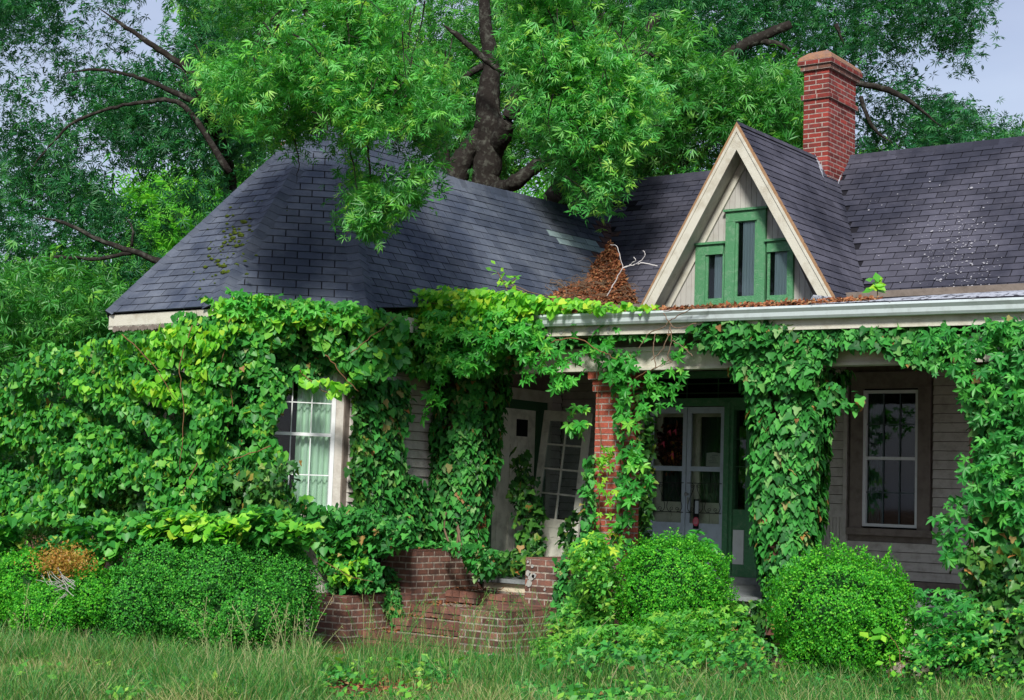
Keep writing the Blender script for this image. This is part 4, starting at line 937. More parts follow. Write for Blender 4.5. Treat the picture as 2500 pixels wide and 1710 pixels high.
S += [lset(T_HEART, lf_grape, sheet(F1e, p_f1, 4600, -.1, .12, .22, 7, .58, 8, 3), .070), lset(T_HEART, lf_grape, sheet(F0e, p_f0, 11500, -.2, .1, .42, 5, .6, 7, 4), .068)]
S += [lset(T_IVY, lf_ivy, sheet(F1e, p_f1, 2600, -.5, -.15, .12, 7, .2), .075), lset(T_IVY, lf_ivy, sheet(F0e, p_f0, 6500, -.6, -.2, .2, 6, .2), .075)]
S += [lset(T_HEART, lf_young, sheet(F1e, [(520, 740), (600, 722), (700, 738), (900, 755), (900, 800), (700, 800), (520, 830)], 420, .0, .2, .15), .08), lset(T_HEART, lf_young, sheet(F0e, [(230, 840), (420, 830), (455, 765), (580, 722), (600, 850), (500, 1000), (250, 960)], 600, .0, .2, .3, 6, .6), .075)]
S += [lset(T_CREEP, lf_creep, sheet(F1e, [(545, 715), (700, 735), (860, 745), (880, 790), (700, 790), (560, 780)], 195, .12, .3, .1), 0.0832)]
S += [lset(T_IVY, lf_ivyd, sheet(F0e, [(60, 1150), (560, 1150), (690, 1120), (680, 1262), (60, 1262)], 1500, -.35, .0, .1), .075)]
S += [lset(T_HEART, lf_grape, sheet(F1e, [(620, 1090), (690, 1100), (690, 1190), (640, 1180)], 60, .1, .3, .1), .09), lset(T_HEART, lf_young, sheet(F1e, [(715, 900), (850, 940), (860, 965), (800, 975), (730, 935)], 40, .2, .35, .05), .08),
      lset(T_HEART, lf_ivy, sheet(F1e, [(640, 1225), (870, 1235), (880, 1300), (640, 1300)], 240, -.2, .15, .1), .085), lset(T_HEART, lf_grape, sheet(F1e, [(690, 1195), (760, 1210), (740, 1245), (680, 1245)], 34, .0, .2, .05), .08)]
S += [lset(T_IVY, lf_ivy, sheet(F1w, [(510, 760), (880, 765), (862, 900), (800, 900), (765, 930), (700, 925), (665, 960), (640, 1260), (510, 1260)], 2600, .01, .12, .06, 8, .08), .09)]
foliage(v1, S, 300)
stems(v1, [((470, 800), (440, 900), (450, 1000), (440, 1150)), ((560, 780), (545, 880), (525, 930)), ((560, 900), (565, 1000), (545, 1080)), ((300, 820), (380, 900), (430, 980)), ((790, 870), (830, 920), (870, 960)), ((720, 905), (760, 940), (800, 968)), ((850, 870), (900, 830), (960, 780)), ((500, 1100), (450, 1200), (430, 1260)), ((660, 1090), (560, 1130), (500, 1180))], F1e, .007, None, .3)
# creeper along the porch eave
v2 = thing('creeper', 'bright creeper mounded over the left end of the porch gutter and beam', 'vine', (-10.8, 14, 3))
pe = PY(14.08); S = []
p_top = [(905, 712), (935, 700), (1010, 715), (1100, 705), (1200, 712), (1310, 718), (1330, 735), (1300, 790), (1100, 800), (940, 800), (890, 770), (890, 735)]
p_low = [(880, 770), (1290, 765), (1330, 800), (1340, 840), (1290, 840), (1240, 860), (1215, 905), (1170, 915), (1120, 890), (1100, 915), (1060, 925), (1020, 910), (980, 905), (930, 920), (905, 970), (870, 980), (840, 940), (850, 880)]
S += [lset(T_HEART, lf_young, sheet(pe, p_top, 2800, -.35, .15, .22, 8, 0), .072, up=1.0), lset(T_HEART, lf_grape, sheet(pe, p_low, 2300, -.25, .18, .2, 8, .3), .075), lset(T_HEART, lf_young, sheet(pe, [(900, 740), (1300, 740), (1320, 800), (1200, 830), (1000, 820), (900, 830)], 900, 0, .22, .22, 8, .4), .07), lset(T_CREEP, lf_creep, sheet(pe, p_low, 900, .05, .3, .15, 9, .3), 0.0832, droop=1.6),
      lset(T_CREEP, lf_creep, sheet(pe, [(1100, 860), (1220, 850), (1190, 930), (1130, 930), (1110, 1010), (1060, 1030), (1060, 930)], 60, .1, .3, .1), 0.096, droop=1.6), lset(T_IVY, lf_ivy, sheet(pe, p_low, 1300, -.5, -.15, .1, 7, .2), .08)]
S += [lset(T_HEART, lf_young, sheet(pe, [(1300, 722), (1400, 728), (1500, 738), (1590, 742), (1590, 752), (1310, 765)], 230, -.25, .02, .1), .075, up=1.0)]
S += [lset(T_CREEP, lf_creep, sheet(pe, [(1290, 800), (1380, 830), (1400, 905), (1360, 930), (1340, 900), (1300, 940), (1290, 860)], 69, .05, .25, .1), 0.0896, droop=1.6), lset(T_CREEP, lf_creep, sheet(pe, [(1395, 860), (1440, 850), (1450, 890), (1400, 960), (1360, 950)], 33, .05, .2, .1), 0.0832, droop=1.6)]
S += [lset(T_IVY, lf_ivy, sheet(PY(14.40), [(1340, 815), (1720, 795), (1720, 840), (1680, 850), (1640, 820), (1560, 830), (1480, 818), (1400, 845), (1350, 840)], 260, 0, .1, .06, 9, .3), .075)]
foliage(v2, S, 300)
stems(v2, [((900, 760), (1000, 740), (1100, 745), (1250, 740)), ((1330, 860), (1380, 880), (1440, 900)), ((1350, 840), (1420, 830), (1480, 860), (1520, 880))], pe, .008)
# ivy covering the wing's side wall
v3 = thing('ivy', 'dark old ivy covering the side wall between the bay window and first pillar', 'ivy', (-12, 14, 0))
sw_ = PX(-11.97); p3 = [(850, 930), (975, 930), (960, 1010), (950, 1080), (965, 1150), (1000, 1190), (1080, 1210), (1085, 1340), (960, 1345), (840, 1345), (850, 1200), (838, 1150), (850, 1050)]
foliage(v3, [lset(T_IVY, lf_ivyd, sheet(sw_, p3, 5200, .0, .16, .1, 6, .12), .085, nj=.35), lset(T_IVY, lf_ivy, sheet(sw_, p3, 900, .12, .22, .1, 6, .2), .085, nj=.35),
     lset(T_IVY, lf_ivy, vol([(770, 1260), (860, 1240), (1000, 1270), (1000, 1340), (860, 1370), (780, 1345)], 16.8, 17.5, 800), .08)], 260)
# pillars
def pillar_ivy(cx, cy, prof, n, m, size, seed=0, fan=None):
    """leaves over a rounded pillar: prof = [(z, half-width)] bottom to top"""
    z = rng.uniform(prof[0][0], prof[-1][0], n); r = np.interp(z, [p[0] for p in prof], [p[1] for p in prof]); ox = np.interp(z, [p[0] for p in prof], [p[2] if len(p) > 2 else 0 for p in prof])
    a = rng.uniform(-math.pi*1.0, math.pi*1.0, n); c, s = np.cos(a), np.sin(a); pw = .62; q = np.stack([np.sign(c)*abs(c)**pw, np.sign(s)*abs(s)**pw], 1)
    P = np.stack([cx+ox+q[:, 0]*r, cy+q[:, 1]*r, z], 1); P[:, :2] += (q*(rng.uniform(-.07, .03, n)+.10*(wave(P, 6, seed)-.5))[:, None])
    nr = np.stack([c, s, np.full(n, .1)], 1); return P, nr
v4 = thing('ivy', 'dense ivy wrapped round the first porch pillar above the tall brick pier', 'ivy', (-11.6, 14.75, .9))
PN = pillar_ivy(-11.62, 14.73, [(.95, .24, .0), (1.2, .25), (1.5, .29, -.04), (2.2, .34, -.02), (2.9, .38, .02), (3.1, .42, .03)], 4200, lf_ivy, .09, 1)
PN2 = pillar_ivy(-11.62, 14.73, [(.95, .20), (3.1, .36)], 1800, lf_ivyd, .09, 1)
g1 = vol([(1085, 1330), (1160, 1325), (1215, 1345), (1215, 1400), (1165, 1410), (1130, 1360)], 17.3, 18, 340)
foliage(v4, [lset(T_IVY, lf_ivy, PN, .076, nj=.35, up=.25, tj=.3), lset(T_IVY, lf_ivyd, PN2, .085), lset(T_IVY, lf_ivy, g1, .08)], 300)
stems(v4, [((1120, 1340), (1125, 1290), (1105, 1240), (1110, 1150)), ((1135, 1340), (1120, 1270), (1140, 1200)), ((1112, 1345), (1090, 1290), (1105, 1200))], PY(14.5), .016, m_twig, .04)
v6 = thing('ivy', 'thick pale-veined ivy hanging from the gutter down the third porch pillar', 'ivy', (-7.3, 14.75, .3))
PN = pillar_ivy(-7.32, 14.73, [(.35, .16), (.65, .20), (1.0, .26, -.02), (1.6, .31, -.02), (2.4, .35), (2.8, .42, -.02), (3.05, .56, -.05)], 5600, lf_ivy, .09, 2)
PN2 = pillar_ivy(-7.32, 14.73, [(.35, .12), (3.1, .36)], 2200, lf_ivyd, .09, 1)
fan = sheet(PY(14.42), [(1700, 810), (1720, 790), (1790, 775), (1830, 770), (1930, 790), (2100, 805), (2330, 790), (2340, 860), (2300, 900), (2240, 890), (2180, 860), (2060, 845), (2010, 890), (1990, 950), (1850, 950), (1810, 890), (1765, 870), (1750, 835)], 2100, 0, .14, .1, 7, .1)
fan2 = sheet(PY(14.30), [(1700, 800), (1740, 785), (1800, 765), (1815, 772), (1830, 790), (1930, 800), (1920, 790), (1935, 790), (1940, 850), (1720, 850)], 340, 0, .12, .05)
r_ = sheet(PY(14.2), [(2010, 920), (2050, 940), (2120, 960), (2105, 1000), (2030, 1000), (2010, 960)], 34, 0, .1, .05)
foliage(v6, [lset(T_IVY, lf_ivy, PN, .082, nj=.32, up=.25, tj=.3), lset(T_IVY, lf_ivyd, PN2, .09), lset(T_IVY, lf_ivy, fan, .082, nj=.4), lset(T_IVY, lf_ivy, fan2, .08), lset(T_IVY, lf_ivy, r_, .085)], 300)
v7 = thing('creeper', 'creeper and ivy cascading down the rightmost porch pillar', 'vine', (-5.2, 14.7, .2))
PN = pillar_ivy(-5.12, 14.6, [(.05, .36, .12), (.6, .26, .1), (1.2, .24, .1), (2.0, .26, .1), (2.8, .36, .1), (3.3, .45, .06)], 4200, lf_ivy, .09, 4)
ps = sheet(PY(14.15), [(2240, 850), (2330, 800), (2560, 780), (2560, 1300), (2500, 1300), (2420, 1200), (2400, 1330), (2380, 1380), (2340, 1360), (2290, 1300), (2320, 1250), (2375, 1190), (2370, 1000), (2345, 950), (2300, 900)], 430, 0, .3, .2, 7, .25)
pb_ = sheet(PY(14.2), [(2380, 1330), (2560, 1330), (2560, 1720), (2360, 1720), (2380, 1500)], 1100, -.1, .35, .15, 7, .1)
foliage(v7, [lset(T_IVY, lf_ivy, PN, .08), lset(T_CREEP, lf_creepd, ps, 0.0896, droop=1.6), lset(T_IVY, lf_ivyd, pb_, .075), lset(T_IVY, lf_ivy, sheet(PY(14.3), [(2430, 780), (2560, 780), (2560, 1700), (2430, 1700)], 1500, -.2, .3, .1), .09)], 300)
stems(v7, [((2400, 1500), (2395, 1380), (2380, 1250), (2400, 1100)), ((2330, 1400), (2380, 1330), (2400, 1290))], PY(14.2), .009, m_twig)
v5 = thing('creeper', 'loose five-leaved creeper climbing the bare red brick column', 'vine', (-9.4, 14.5, .7))
pc = PY(14.50); S = []
S += [lset(T_CREEP, lf_creep, sheet(pc, [(1500, 880), (1590, 860), (1580, 950), (1640, 900), (1660, 990), (1600, 1010), (1600, 1100), (1620, 1180), (1580, 1240), (1530, 1290), (1555, 1180), (1560, 1050), (1540, 960)], 111, .03, .25, .15, 8, .15), 0.096, droop=1.4), lset(T_CREEP, lf_creep, sheet(pc, [(1620, 860), (1700, 840), (1705, 920), (1690, 1000), (1640, 1010), (1620, 940)], 18, .1, .3, .1), 0.096, droop=1.4),
      lset(T_CREEP, lf_creep, sheet(pc, [(1410, 1000), (1455, 990), (1455, 1070), (1415, 1080)], 15, .05, .2, .1), 0.0896, droop=1.8), lset(T_CREEP, lf_creep, sheet(pc, [(1430, 800), (1540, 790), (1560, 860), (1500, 890), (1450, 860)], 22, .1, .3, .1), 0.096, droop=1.4),
      lset(T_CREEP, lf_young, sheet(pc, [(1480, 1120), (1520, 1080), (1530, 1330), (1480, 1350)], 45, .05, .2, .1), 0.0704),
      lset(T_IVY, lf_ivy, sheet(pc, [(1500, 900), (1535, 900), (1560, 1100), (1555, 1350), (1515, 1350), (1525, 1100)], 200, .0, .12, .08), .075), lset(T_IVY, lf_ivy, sheet(pc, [(1435, 1120), (1458, 1110), (1470, 1350), (1430, 1350)], 190, .0, .12, .06), .07),
      lset(T_IVY, lf_ivyd, vol([(1545, 930), (1600, 930), (1590, 1330), (1540, 1350)], 17.3, 17.9, 420), .09), lset(T_IVY, lf_ivy, sheet(pc, [(1470, 870), (1560, 860), (1560, 930), (1480, 930)], 70, .03, .15, .05), .07)]
foliage(v5, S, 220)
stems(v5, [((1470, 1340), (1465, 1200), (1470, 1080), (1462, 960), (1480, 880)), ((1500, 1340), (1520, 1200), (1515, 1060), (1530, 940), (1500, 860), (1460, 800)), ((1540, 930), (1600, 900), (1660, 870)), ((1450, 780), (1430, 850), (1470, 900))], pc, .006, None, .02)
# dead woody runners hanging over the gutter
dr = MB()
for pth in (((1690, 755), (1640, 780), (1620, 800), (1585, 815), (1560, 850)), ((1635, 795), (1640, 830), (1630, 870), (1640, 885)), ((1635, 800), (1620, 850), (1590, 880)), ((1640, 830), (1670, 850), (1690, 870)), ((1620, 765), (1650, 800), (1700, 790)), ((1600, 815), (1595, 850), (1600, 900)), ((1730, 748), (1690, 755), (1620, 760))):
    dr.tube(smoothpath([hit(q[0], q[1], PY(14.05)) for q in pth], 6, .004), .0055, 5)
tag(dr.build('dead_vine', m_twig), 'bare brown dead vine stem trailing over the gutter left of the gable', 'dead vine')
# ivy on the ledges and steps
v9 = thing('ivy', 'ground ivy spilling over the left cheek walls of the brick steps', 'ivy', (-12, 13.8, 0)); S = []
S += [lset(T_IVY, lf_ivy, (lambda k: (np.stack([rng.uniform(-12.0, -11.42, k), rng.uniform(13.62, 14.7, k), .99+rng.uniform(0, .07, k)], 1), np.repeat([[0, -.3, 1.]], k, 0)))(420), .06, up=.8), lset(T_IVY, lf_ivy, (lambda k: (np.stack([rng.uniform(-12.0, -11.5, k), rng.uniform(13.0, 13.6, k), .50+rng.uniform(0, .16, k)], 1), np.repeat([[0, -.5, 1.]], k, 0)))(330), .06, up=.8),
      lset(T_IVY, lf_ivy, vol([(800, 1390), (870, 1355), (925, 1375), (935, 1440), (800, 1442)], 16.7, 17.2, 700), .06), lset(T_IVY, lf_ivy, sheet(PX(-11.38), [(935, 1440), (968, 1440), (980, 1500), (955, 1540), (935, 1500)], 150, 0, .06, .03), .055), lset(T_IVY, lf_ivy, sheet(PY(13.52), [(938, 1385), (965, 1380), (980, 1430), (945, 1425)], 46, 0, .05, .02), .055),
      lset(T_IVY, lf_young, vol([(810, 1370), (900, 1360), (880, 1420), (800, 1420)], 16.6, 17, 110), .075)]
foliage(v9, S, 250)
v12 = thing('ivy', 'dark ivy climbing between the side door and the leaning glass door', 'ivy', (-11.4, 16, .65)); S = []
S += [lset(T_IVY, lf_ivyd, sheet(PY(15.9), [(1288, 1100), (1310, 1110), (1330, 1180), (1340, 1250), (1340, 1360), (1290, 1370), (1285, 1290), (1275, 1200)], 420, 0, .25, .1), .09), lset(T_IVY, lf_ivyd, sheet(PY(15.9), [(1390, 1280), (1420, 1240), (1420, 1330), (1400, 1350), (1380, 1320)], 70, 0, .15, .1), .09),
      lset(T_IVY, lf_ivyd, vol([(1190, 1350), (1320, 1345), (1330, 1390), (1290, 1400), (1190, 1400)], 18.2, 20, 420), .085)]
foliage(v12, S, 150)
v8 = thing('grape_vine', 'light green grape vine sprawling over the top of the long hedge', 'vine', (-12, 11.8, 1)); S = []
S += [lset(T_HEART, lf_grape, vol([(-80, 1265), (150, 1260), (300, 1270), (320, 1330), (240, 1385), (60, 1375), (-80, 1380)], 15.2, 16.0, 1500, .35, 3.5, 61), .082, up=.8), lset(T_HEART, lf_grape, vol([(300, 1275), (360, 1258), (420, 1235), (480, 1262), (560, 1255), (620, 1232), (700, 1245), (770, 1285), (800, 1310), (740, 1330), (640, 1312), (560, 1335), (520, 1365), (480, 1330), (400, 1322), (340, 1330)], 15.3, 16.2, 1700, .3, 3.5, 62), .082, up=.9), lset(T_HEART, lf_young, vol([(320, 1275), (420, 1245), (560, 1262), (640, 1240), (780, 1285), (730, 1315), (620, 1290), (540, 1325), (340, 1305)], 15.1, 15.7, 380, .4, 4, 63), .075, up=1)]
S += [lset(T_HEART, lf_grape, vol([(770, 1290), (850, 1300), (890, 1340), (830, 1390), (780, 1380)], 16.8, 17.3, 260), .08)]
foliage(v8, S, 250)
stems(v8, [((430, 1300), (520, 1340), (600, 1330), (760, 1290)), ((500, 1340), (510, 1375)), ((800, 1360), (860, 1400), (930, 1420))], PY(11.6), .005)
# weeds right of the steps and along the foundation
w1 = thing('weeds', 'leafy bush of creeper and saplings growing right of the brick steps', 'bush', (-9, 13.4, 0)); S = []
S += [lset(T_CREEP, lf_weed, vol([(1390, 1340), (1440, 1305), (1490, 1300), (1510, 1360), (1480, 1430), (1500, 1520), (1440, 1570), (1350, 1570), (1345, 1510), (1400, 1450)], 15.2, 16.2, 430, .3), 0.0832, up=.7), lset(T_OVAL, lf_weed, vol([(1390, 1345), (1440, 1315), (1500, 1330), (1490, 1600), (1340, 1610), (1350, 1510), (1400, 1450)], 14.8, 16.2, 2300, .5, 7), .06, up=.7), lset(T_IVY, lf_ivy, sheet(PY(13.4), [(1370, 1360), (1400, 1350), (1400, 1500), (1360, 1480)], 140, 0, .1, .05), .06), lset(T_CREEP, lf_young, vol([(1390, 1330), (1480, 1300), (1500, 1360), (1400, 1400)], 15.1, 15.6, 80), 0.0704, up=.8)]
foliage(w1, S, 150)
w1b = thing('sapling', 'young horse-chestnut-like sapling poking up behind the left round boxwood', 'sapling', (-8.3, 14.3, 0))
foliage(w1b, [lset(T_CREEP, lf_creep, vol([(1660, 1320), (1700, 1295), (1740, 1320), (1770, 1360), (1700, 1370), (1660, 1350)], 16, 16.4, 60), 0.109, up=.9)], 40)
stems(w1b, [((1700, 1440), (1705, 1380), (1700, 1320)), ((1730, 1440), (1735, 1380), (1740, 1340))], PY(14.1), .008, m_stem, 0)
w2 = tag(thing('weeds', 'low tangle of ivy, bramble and seedlings along the porch foundation', 'weeds', (-7, 13.5, 0)), None, None); S = []
zone = [(1330, 1620), (1480, 1560), (1640, 1590), (1820, 1540), (1880, 1560), (1930, 1640), (2180, 1650), (2240, 1540), (2400, 1500), (2560, 1460), (2560, 1800), (1200, 1800), (1250, 1660)]
S += [lset(T_IVY, lf_ivy, vol(zone, 12.9, 14.6, 3600, .55, 5), .06, up=.9), lset(T_OVAL, lf_weed, vol(zone, 12.9, 14.4, 5600, .55, 5, 9), .05, up=.9), lset(T_CREEP, lf_weed, vol([(1560, 1500), (1820, 1480), (1860, 1620), (1560, 1640)], 13.8, 14.6, 520, .3), 0.0576, up=.8),
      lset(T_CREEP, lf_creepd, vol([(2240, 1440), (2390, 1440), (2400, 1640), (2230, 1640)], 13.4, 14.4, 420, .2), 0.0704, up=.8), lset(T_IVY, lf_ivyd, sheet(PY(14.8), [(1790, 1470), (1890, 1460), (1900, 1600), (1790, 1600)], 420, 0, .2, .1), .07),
      lset(T_CREEP, lf_weed, vol([(1480, 1520), (1660, 1540), (1600, 1640), (1300, 1640), (1300, 1560)], 13.8, 14.8, 620, .3), 0.064, up=.8)]
foliage(w2, S, 150)
sp = thing('sapling', 'pale yellow-green seedling with oval leaves in front of the right boxwood', 'sapling', (-6.2, 12.6, 0))
PN = vol([(2105, 1540), (2210, 1535), (2200, 1560), (2120, 1560)], 13.1, 13.25, 11); PN2 = vol([(2150, 1590), (2190, 1590), (2185, 1640), (2150, 1640)], 13.1, 13.25, 12)
foliage(sp, [lset(T_OVAL, lf_young, PN, .10, nj=.3, tj=.8), lset(T_OVAL, lf_young, PN2, .06, tj=.8)], 30); stems(sp, [((2205, 1650), (2190, 1580), (2165, 1545)), ((2170, 1660), (2172, 1600))], PY(12.2), .004, m_stem, 0)

# ------------------------------------------------------------------ things on the roof
pile = thing('debris_pile', 'heap of rust-brown dead leaves and twigs in the valley between the two roofs', 'leaf pile', (-11.4, 17.2, 4.1))
out_p = [(1318, 756), (1345, 722), (1385, 700), (1430, 688), (1446, 655), (1458, 632), (1476, 612), (1488, 585), (1502, 612), (1516, 650), (1532, 690), (1550, 725), (1562, 756)]
def onroof(x, y, off=0):                    # nearest of the two roof slopes along the valley, heaped up by off
    x = np.atleast_1d(np.asarray(x, float)); y = np.atleast_1d(np.asarray(y, float)); d = rays(x, y); t = []
    for n, k in (F2p, mainp): t.append((k-n@O3)/(d@n))
    t.append(17.9/d[:, 1]); t = np.minimum(np.minimum(t[0], t[1]), t[2]); return O3+d*(t-off)[:, None]
def heap(x, y): return .04+.20*np.clip(1-np.abs(x-1468-(y-700)*.05)/(30+np.clip(y-600, 0, 160)*.6), 0, 1)**.7*np.clip((y-570)/130, 0, 1)
V = []; F = []; idx = {}
for gx_ in range(1315, 1566, 9):
    for gy_ in range(584, 760, 8):
        if inpoly(out_p, np.array([gx_+4.]), np.array([gy_+4.]))[0]:
            q = []
            for cx_, cy_ in ((gx_, gy_), (gx_+9, gy_), (gx_+9, gy_+8), (gx_, gy_+8)):
                if (cx_, cy_) not in idx: idx[(cx_, cy_)] = len(V); V.append(onroof(cx_, cy_, heap(cx_, cy_)*.9)[0])
                q.append(idx[(cx_, cy_)])
            F.append(tuple(q))
poly('leaf_mould', V, F, m_stain, pile, True)
x, y = outline(out_p, 6200); P = onroof(x, y, 0)+0; off = heap(x, y)+rng.uniform(0, .05, len(x)); P = P-rays(x, y)*off[:, None]; k = len(P)
S = [(T_OVAL, m_litter, P, rng.normal(0, .7, (k, 3))+[0, -.8, .6], rng.normal(0, 1, (k, 3)), rng.uniform(.03, .065, k))]
k = 2200; P = np.stack([rng.uniform(-10.9, -6.2, k), 14.22+abs(rng.normal(0, .16, k)), np.full(k, 0.)], 1); P[:, 2] = 3.64+(P[:, 1]-14.2)*.16+rng.uniform(0, .035, k); S.append((T_OVAL, m_litter, P, rng.normal(0, .5, (k, 3))+[0, -.5, 1], rng.normal(0, 1, (k, 3)), rng.uniform(.03, .065, k)))
foliage(pile, S, 200, 'dead_leaf', 'dead_leaf_litter')
tg = MB()
for i in range(230):
    if i < 170: x0 = rng.uniform(1345, 1540); y0 = rng.uniform(min(742, max(630, 740-(x0-1330)*.9)) if x0 < 1480 else 640+(x0-1480), 746)
    else: x0 = rng.uniform(1340, 1420); y0 = rng.uniform(680, 715)
    p = onroof(x0, y0, float(heap(np.array(x0), np.array(y0)))+.06)[0]; a = rng.uniform(-.7, .7)+(math.pi if rng.random() < .5 else 0); L_ = rng.uniform(.1, .36); e = np.array([math.cos(a), rng.uniform(-.2, .1), math.sin(a)*.6])
    tg.tube(smoothpath([p, p+e*L_*.5+rng.normal(0, .03, 3), p+e*L_+rng.normal(0, .04, 3)-[0, 0, .03]], 3), [.0042]*4+[.002]*3, 4)
o = tg.build('twigs', m_twig, pile); o['kind'] = 'stuff'
br = MB()
def brp(pts, r): br.tube(smoothpath([onY(x, y, Yy) for x, y, Yy in pts], 5, .004), r, 5)
brp([(1482, 722, 16.7), (1500, 690, 16.7), (1521, 655, 16.7), (1545, 648, 16.75), (1570, 643, 16.8), (1605, 650, 16.9)], .007); brp([(1553, 646, 16.75), (1570, 632, 16.8), (1575, 620, 16.8), (1570, 612, 16.8)], .0045); brp([(1522, 655, 16.7), (1540, 645, 16.7), (1551, 636, 16.7), (1547, 628, 16.7)], .0045)
brp([(1521, 655, 16.7), (1512, 620, 16.75), (1505, 600, 16.8), (1490, 598, 16.8)], .0035)
tag(br.build('dead_branch', m_twigp), 'forked bleached dead branch lying on the leaf heap in the roof valley', 'branch')
br = MB(); brp([(1225, 685, 15.5), (1260, 705, 15.5), (1295, 722, 15.4), (1320, 735, 15.4)], .008); brp([(1240, 690, 15.5), (1290, 712, 15.5), (1350, 728, 15.4)], .006)
tag(br.build('dead_branch', m_twig), 'thin brown fallen branch on the roof above the bright creeper', 'branch')
def sprig(nm, lab, cat, base, stemsP, leaves, m, sz, T=T_OVAL):
    t = thing(nm, lab, cat, base); 
    for s in stemsP: MB().tube(smoothpath(s, 4), .005, 5).build('stem', m_stem, t, True)
    foliage(t, [(T, m, np.array(leaves), rng.normal(0, .4, (len(leaves), 3))+[.1, -.6, .8], rng.normal(0, .8, (len(leaves), 3))+[0, 0, .5], np.full(len(leaves), sz))], 60)
b = onY(2142, 735, 14.6); sprig('sapling', 'small bright green seedling sprouting from the gutter at right', 'sapling', b, [[b, b+[0, 0, .12], b+[.0, 0, .2]]], [b+[0.0, 0, .17]+rng.normal(0, .03, 3) for _ in range(14)], lf_young, .14)
b = onY(1240, 712, 15.0); tp = onY(1215, 665, 15.0); sprig('sapling', 'feathery compound-leaved sprig standing above the eave creeper', 'sapling', b, [[b, (b+tp)/2, tp], [b+[0, 0, .08], onY(1262, 678, 15.0)]], [b+(tp-b)*t+rng.normal(0, .05, 3) for t in np.linspace(.3, 1.05, 16)]+[b+[0, 0, .1]+(onY(1262, 678, 15.)-b-[0, 0, .1])*t+rng.normal(0, .03, 3) for t in np.linspace(.2, 1, 10)], lf_young, .09)
c = [onY(1975, 738, 14.6), onY(1985, 727, 14.75), onY(2030, 732, 14.75), onY(2034, 742, 14.6)]
gd = MB(); 
for i in range(13): p, q = c[0]+(c[3]-c[0])*i/12, c[1]+(c[2]-c[1])*i/12; gd.tube([p, q+[0, 0, .02]], .0022, 4)
for j in range(6): p, q = c[0]+(c[1]-c[0])*j/5, c[3]+(c[2]-c[3])*j/5; gd.tube([p+[0, 0, .012], q+[0, 0, .012]], .0022, 4)
gd.prism([c[1]+[0, 0, .0], c[2], c[2]+[0, .0, .03], c[1]+[0, 0, .03]], (0, .02, 0)); tag(gd.build('gutter_guard', m_flash), 'loose grey mesh gutter guard lying bent at the right foot of the gable', 'gutter guard')
mm = MB()
for x0 in (1735, 1795, 1822, 2075, 2090): p = onY(x0, 748 if x0 < 2000 else 738, 14.45); mm.tube([p-[.05, 0, 0], p+[0, 0, .012], p+[.05, 0, 0]], [.01, .028, .01], 6)
tag(mm.build('moss_cushions', m_moss), 'small yellow-green moss cushions growing in the gutter litter', 'moss', kind='stuff')

# ------------------------------------------------------------------ trees
def limb(par, pth, name='limb', k=9, m=None):
    """pth: (px, py, distance, radius in metres)"""
    P = [onD(a, b, c) for a, b, c, _ in pth]; Q = smoothpath(P, 6, .006); R = np.interp(np.linspace(0, len(pth)-1, len(Q)), range(len(pth)), [p[3] for p in pth]); R[-5:] *= np.linspace(.9, .25, 5) if pth[-1][3] < .07 else 1; V = MB(); V.tube(Q, list(R*(1+.06*rng.normal(0, 1, len(Q)))), k); return V.build(name, m or m_bark, par, True)
def spray(m, PN, size, T=T_SPRAY):  # a third of each crown gets each kind of leaf cluster
    T = (T_SPRAY, T_SPRAY2, T_SPRAY3)[int(rng.integers(0, 3))] if T is T_SPRAY else T
    k = len(PN[0]); return (T, m, PN[0], rng.normal(0, .8, (k, 3))+[0, -.35, .7], rng.normal(0, .8, (k, 3))+[0, -.2, -.35], size*rng.uniform(.7, 1.3, k))
def twiglets(par, PN, n, L_=.5):
    P = PN[0]; c = rng.integers(0, len(P), n); m = MB()
    for i in c:
        q = P[i]; d = np.array([rng.normal(0, .5), rng.normal(0, .3), rng.uniform(.2, 1.0)]); d /= np.linalg.norm(d); l = L_*rng.uniform(.4, 1.2)
        m.tube(smoothpath([q-[0, 0, .12], q+d*l*.5+rng.normal(0, .03, 3), q+d*l], 3, .004), [.003, .004, .005, .006, .008, .009, .010], 4)
        m.tube([q+d*l*.4, q+d*l*.4+np.array([rng.normal(0, .12), 0, -.08]), q+d*l*.4+np.array([rng.normal(0, .2), 0, -.2])], [.005, .004, .002], 4)
    o = m.build('twigs', m_bark, par); o['kind'] = 'stuff'
def mix3(S):
    o = []
    for (T, m, P, a, c, s) in S:
        g = rng.integers(0, 3, len(P))
        for i, TT in enumerate((T_SPRAY, T_SPRAY2, T_SPRAY3)): k = g == i; o.append((TT, m, P[k], a[k], c[k], s[k]*(1, 1.15, .85)[i]))
    return o
t1 = thing('oak_tree', 'big oak with thick forked trunk right behind the dip in the roof', 'tree', (-20, 23, 0)); D_ = 29
b0 = onD(1185, 470, D_); gr = np.array([b0[0], b0[1], 0])
MB().tube([gr-[0, 0, .2], gr+[0, 0, .6], (gr+b0)/2, b0], [.55, .40, .32, .29], 12).build('trunk', m_bark, t1, True)
limb(t1, [(1185, 470, D_, .29), (1190, 400, D_, .27), (1195, 330, D_, .27), (1190, 250, D_, .23), (1200, 160, D_, .16), (1185, 60, D_, .12), (1180, -80, D_, .08)], 'stem', 12)
limb(t1, [(1205, 370, D_, .2), (1235, 310, D_-.4, .17), (1262, 240, D_-.5, .15), (1270, 190, D_-.5, .1), (1330, 100, D_, .06)]); limb(t1, [(1110, 520, D_, .24), (1112, 440, D_, .23), (1135, 380, D_, .2), (1175, 320, D_, .15)]); limb(t1, [(1085, 520, D_+1, .16), (1082, 430, D_+1, .15), (1070, 330, D_+1, .12), (1000, 230, D_, .07)])
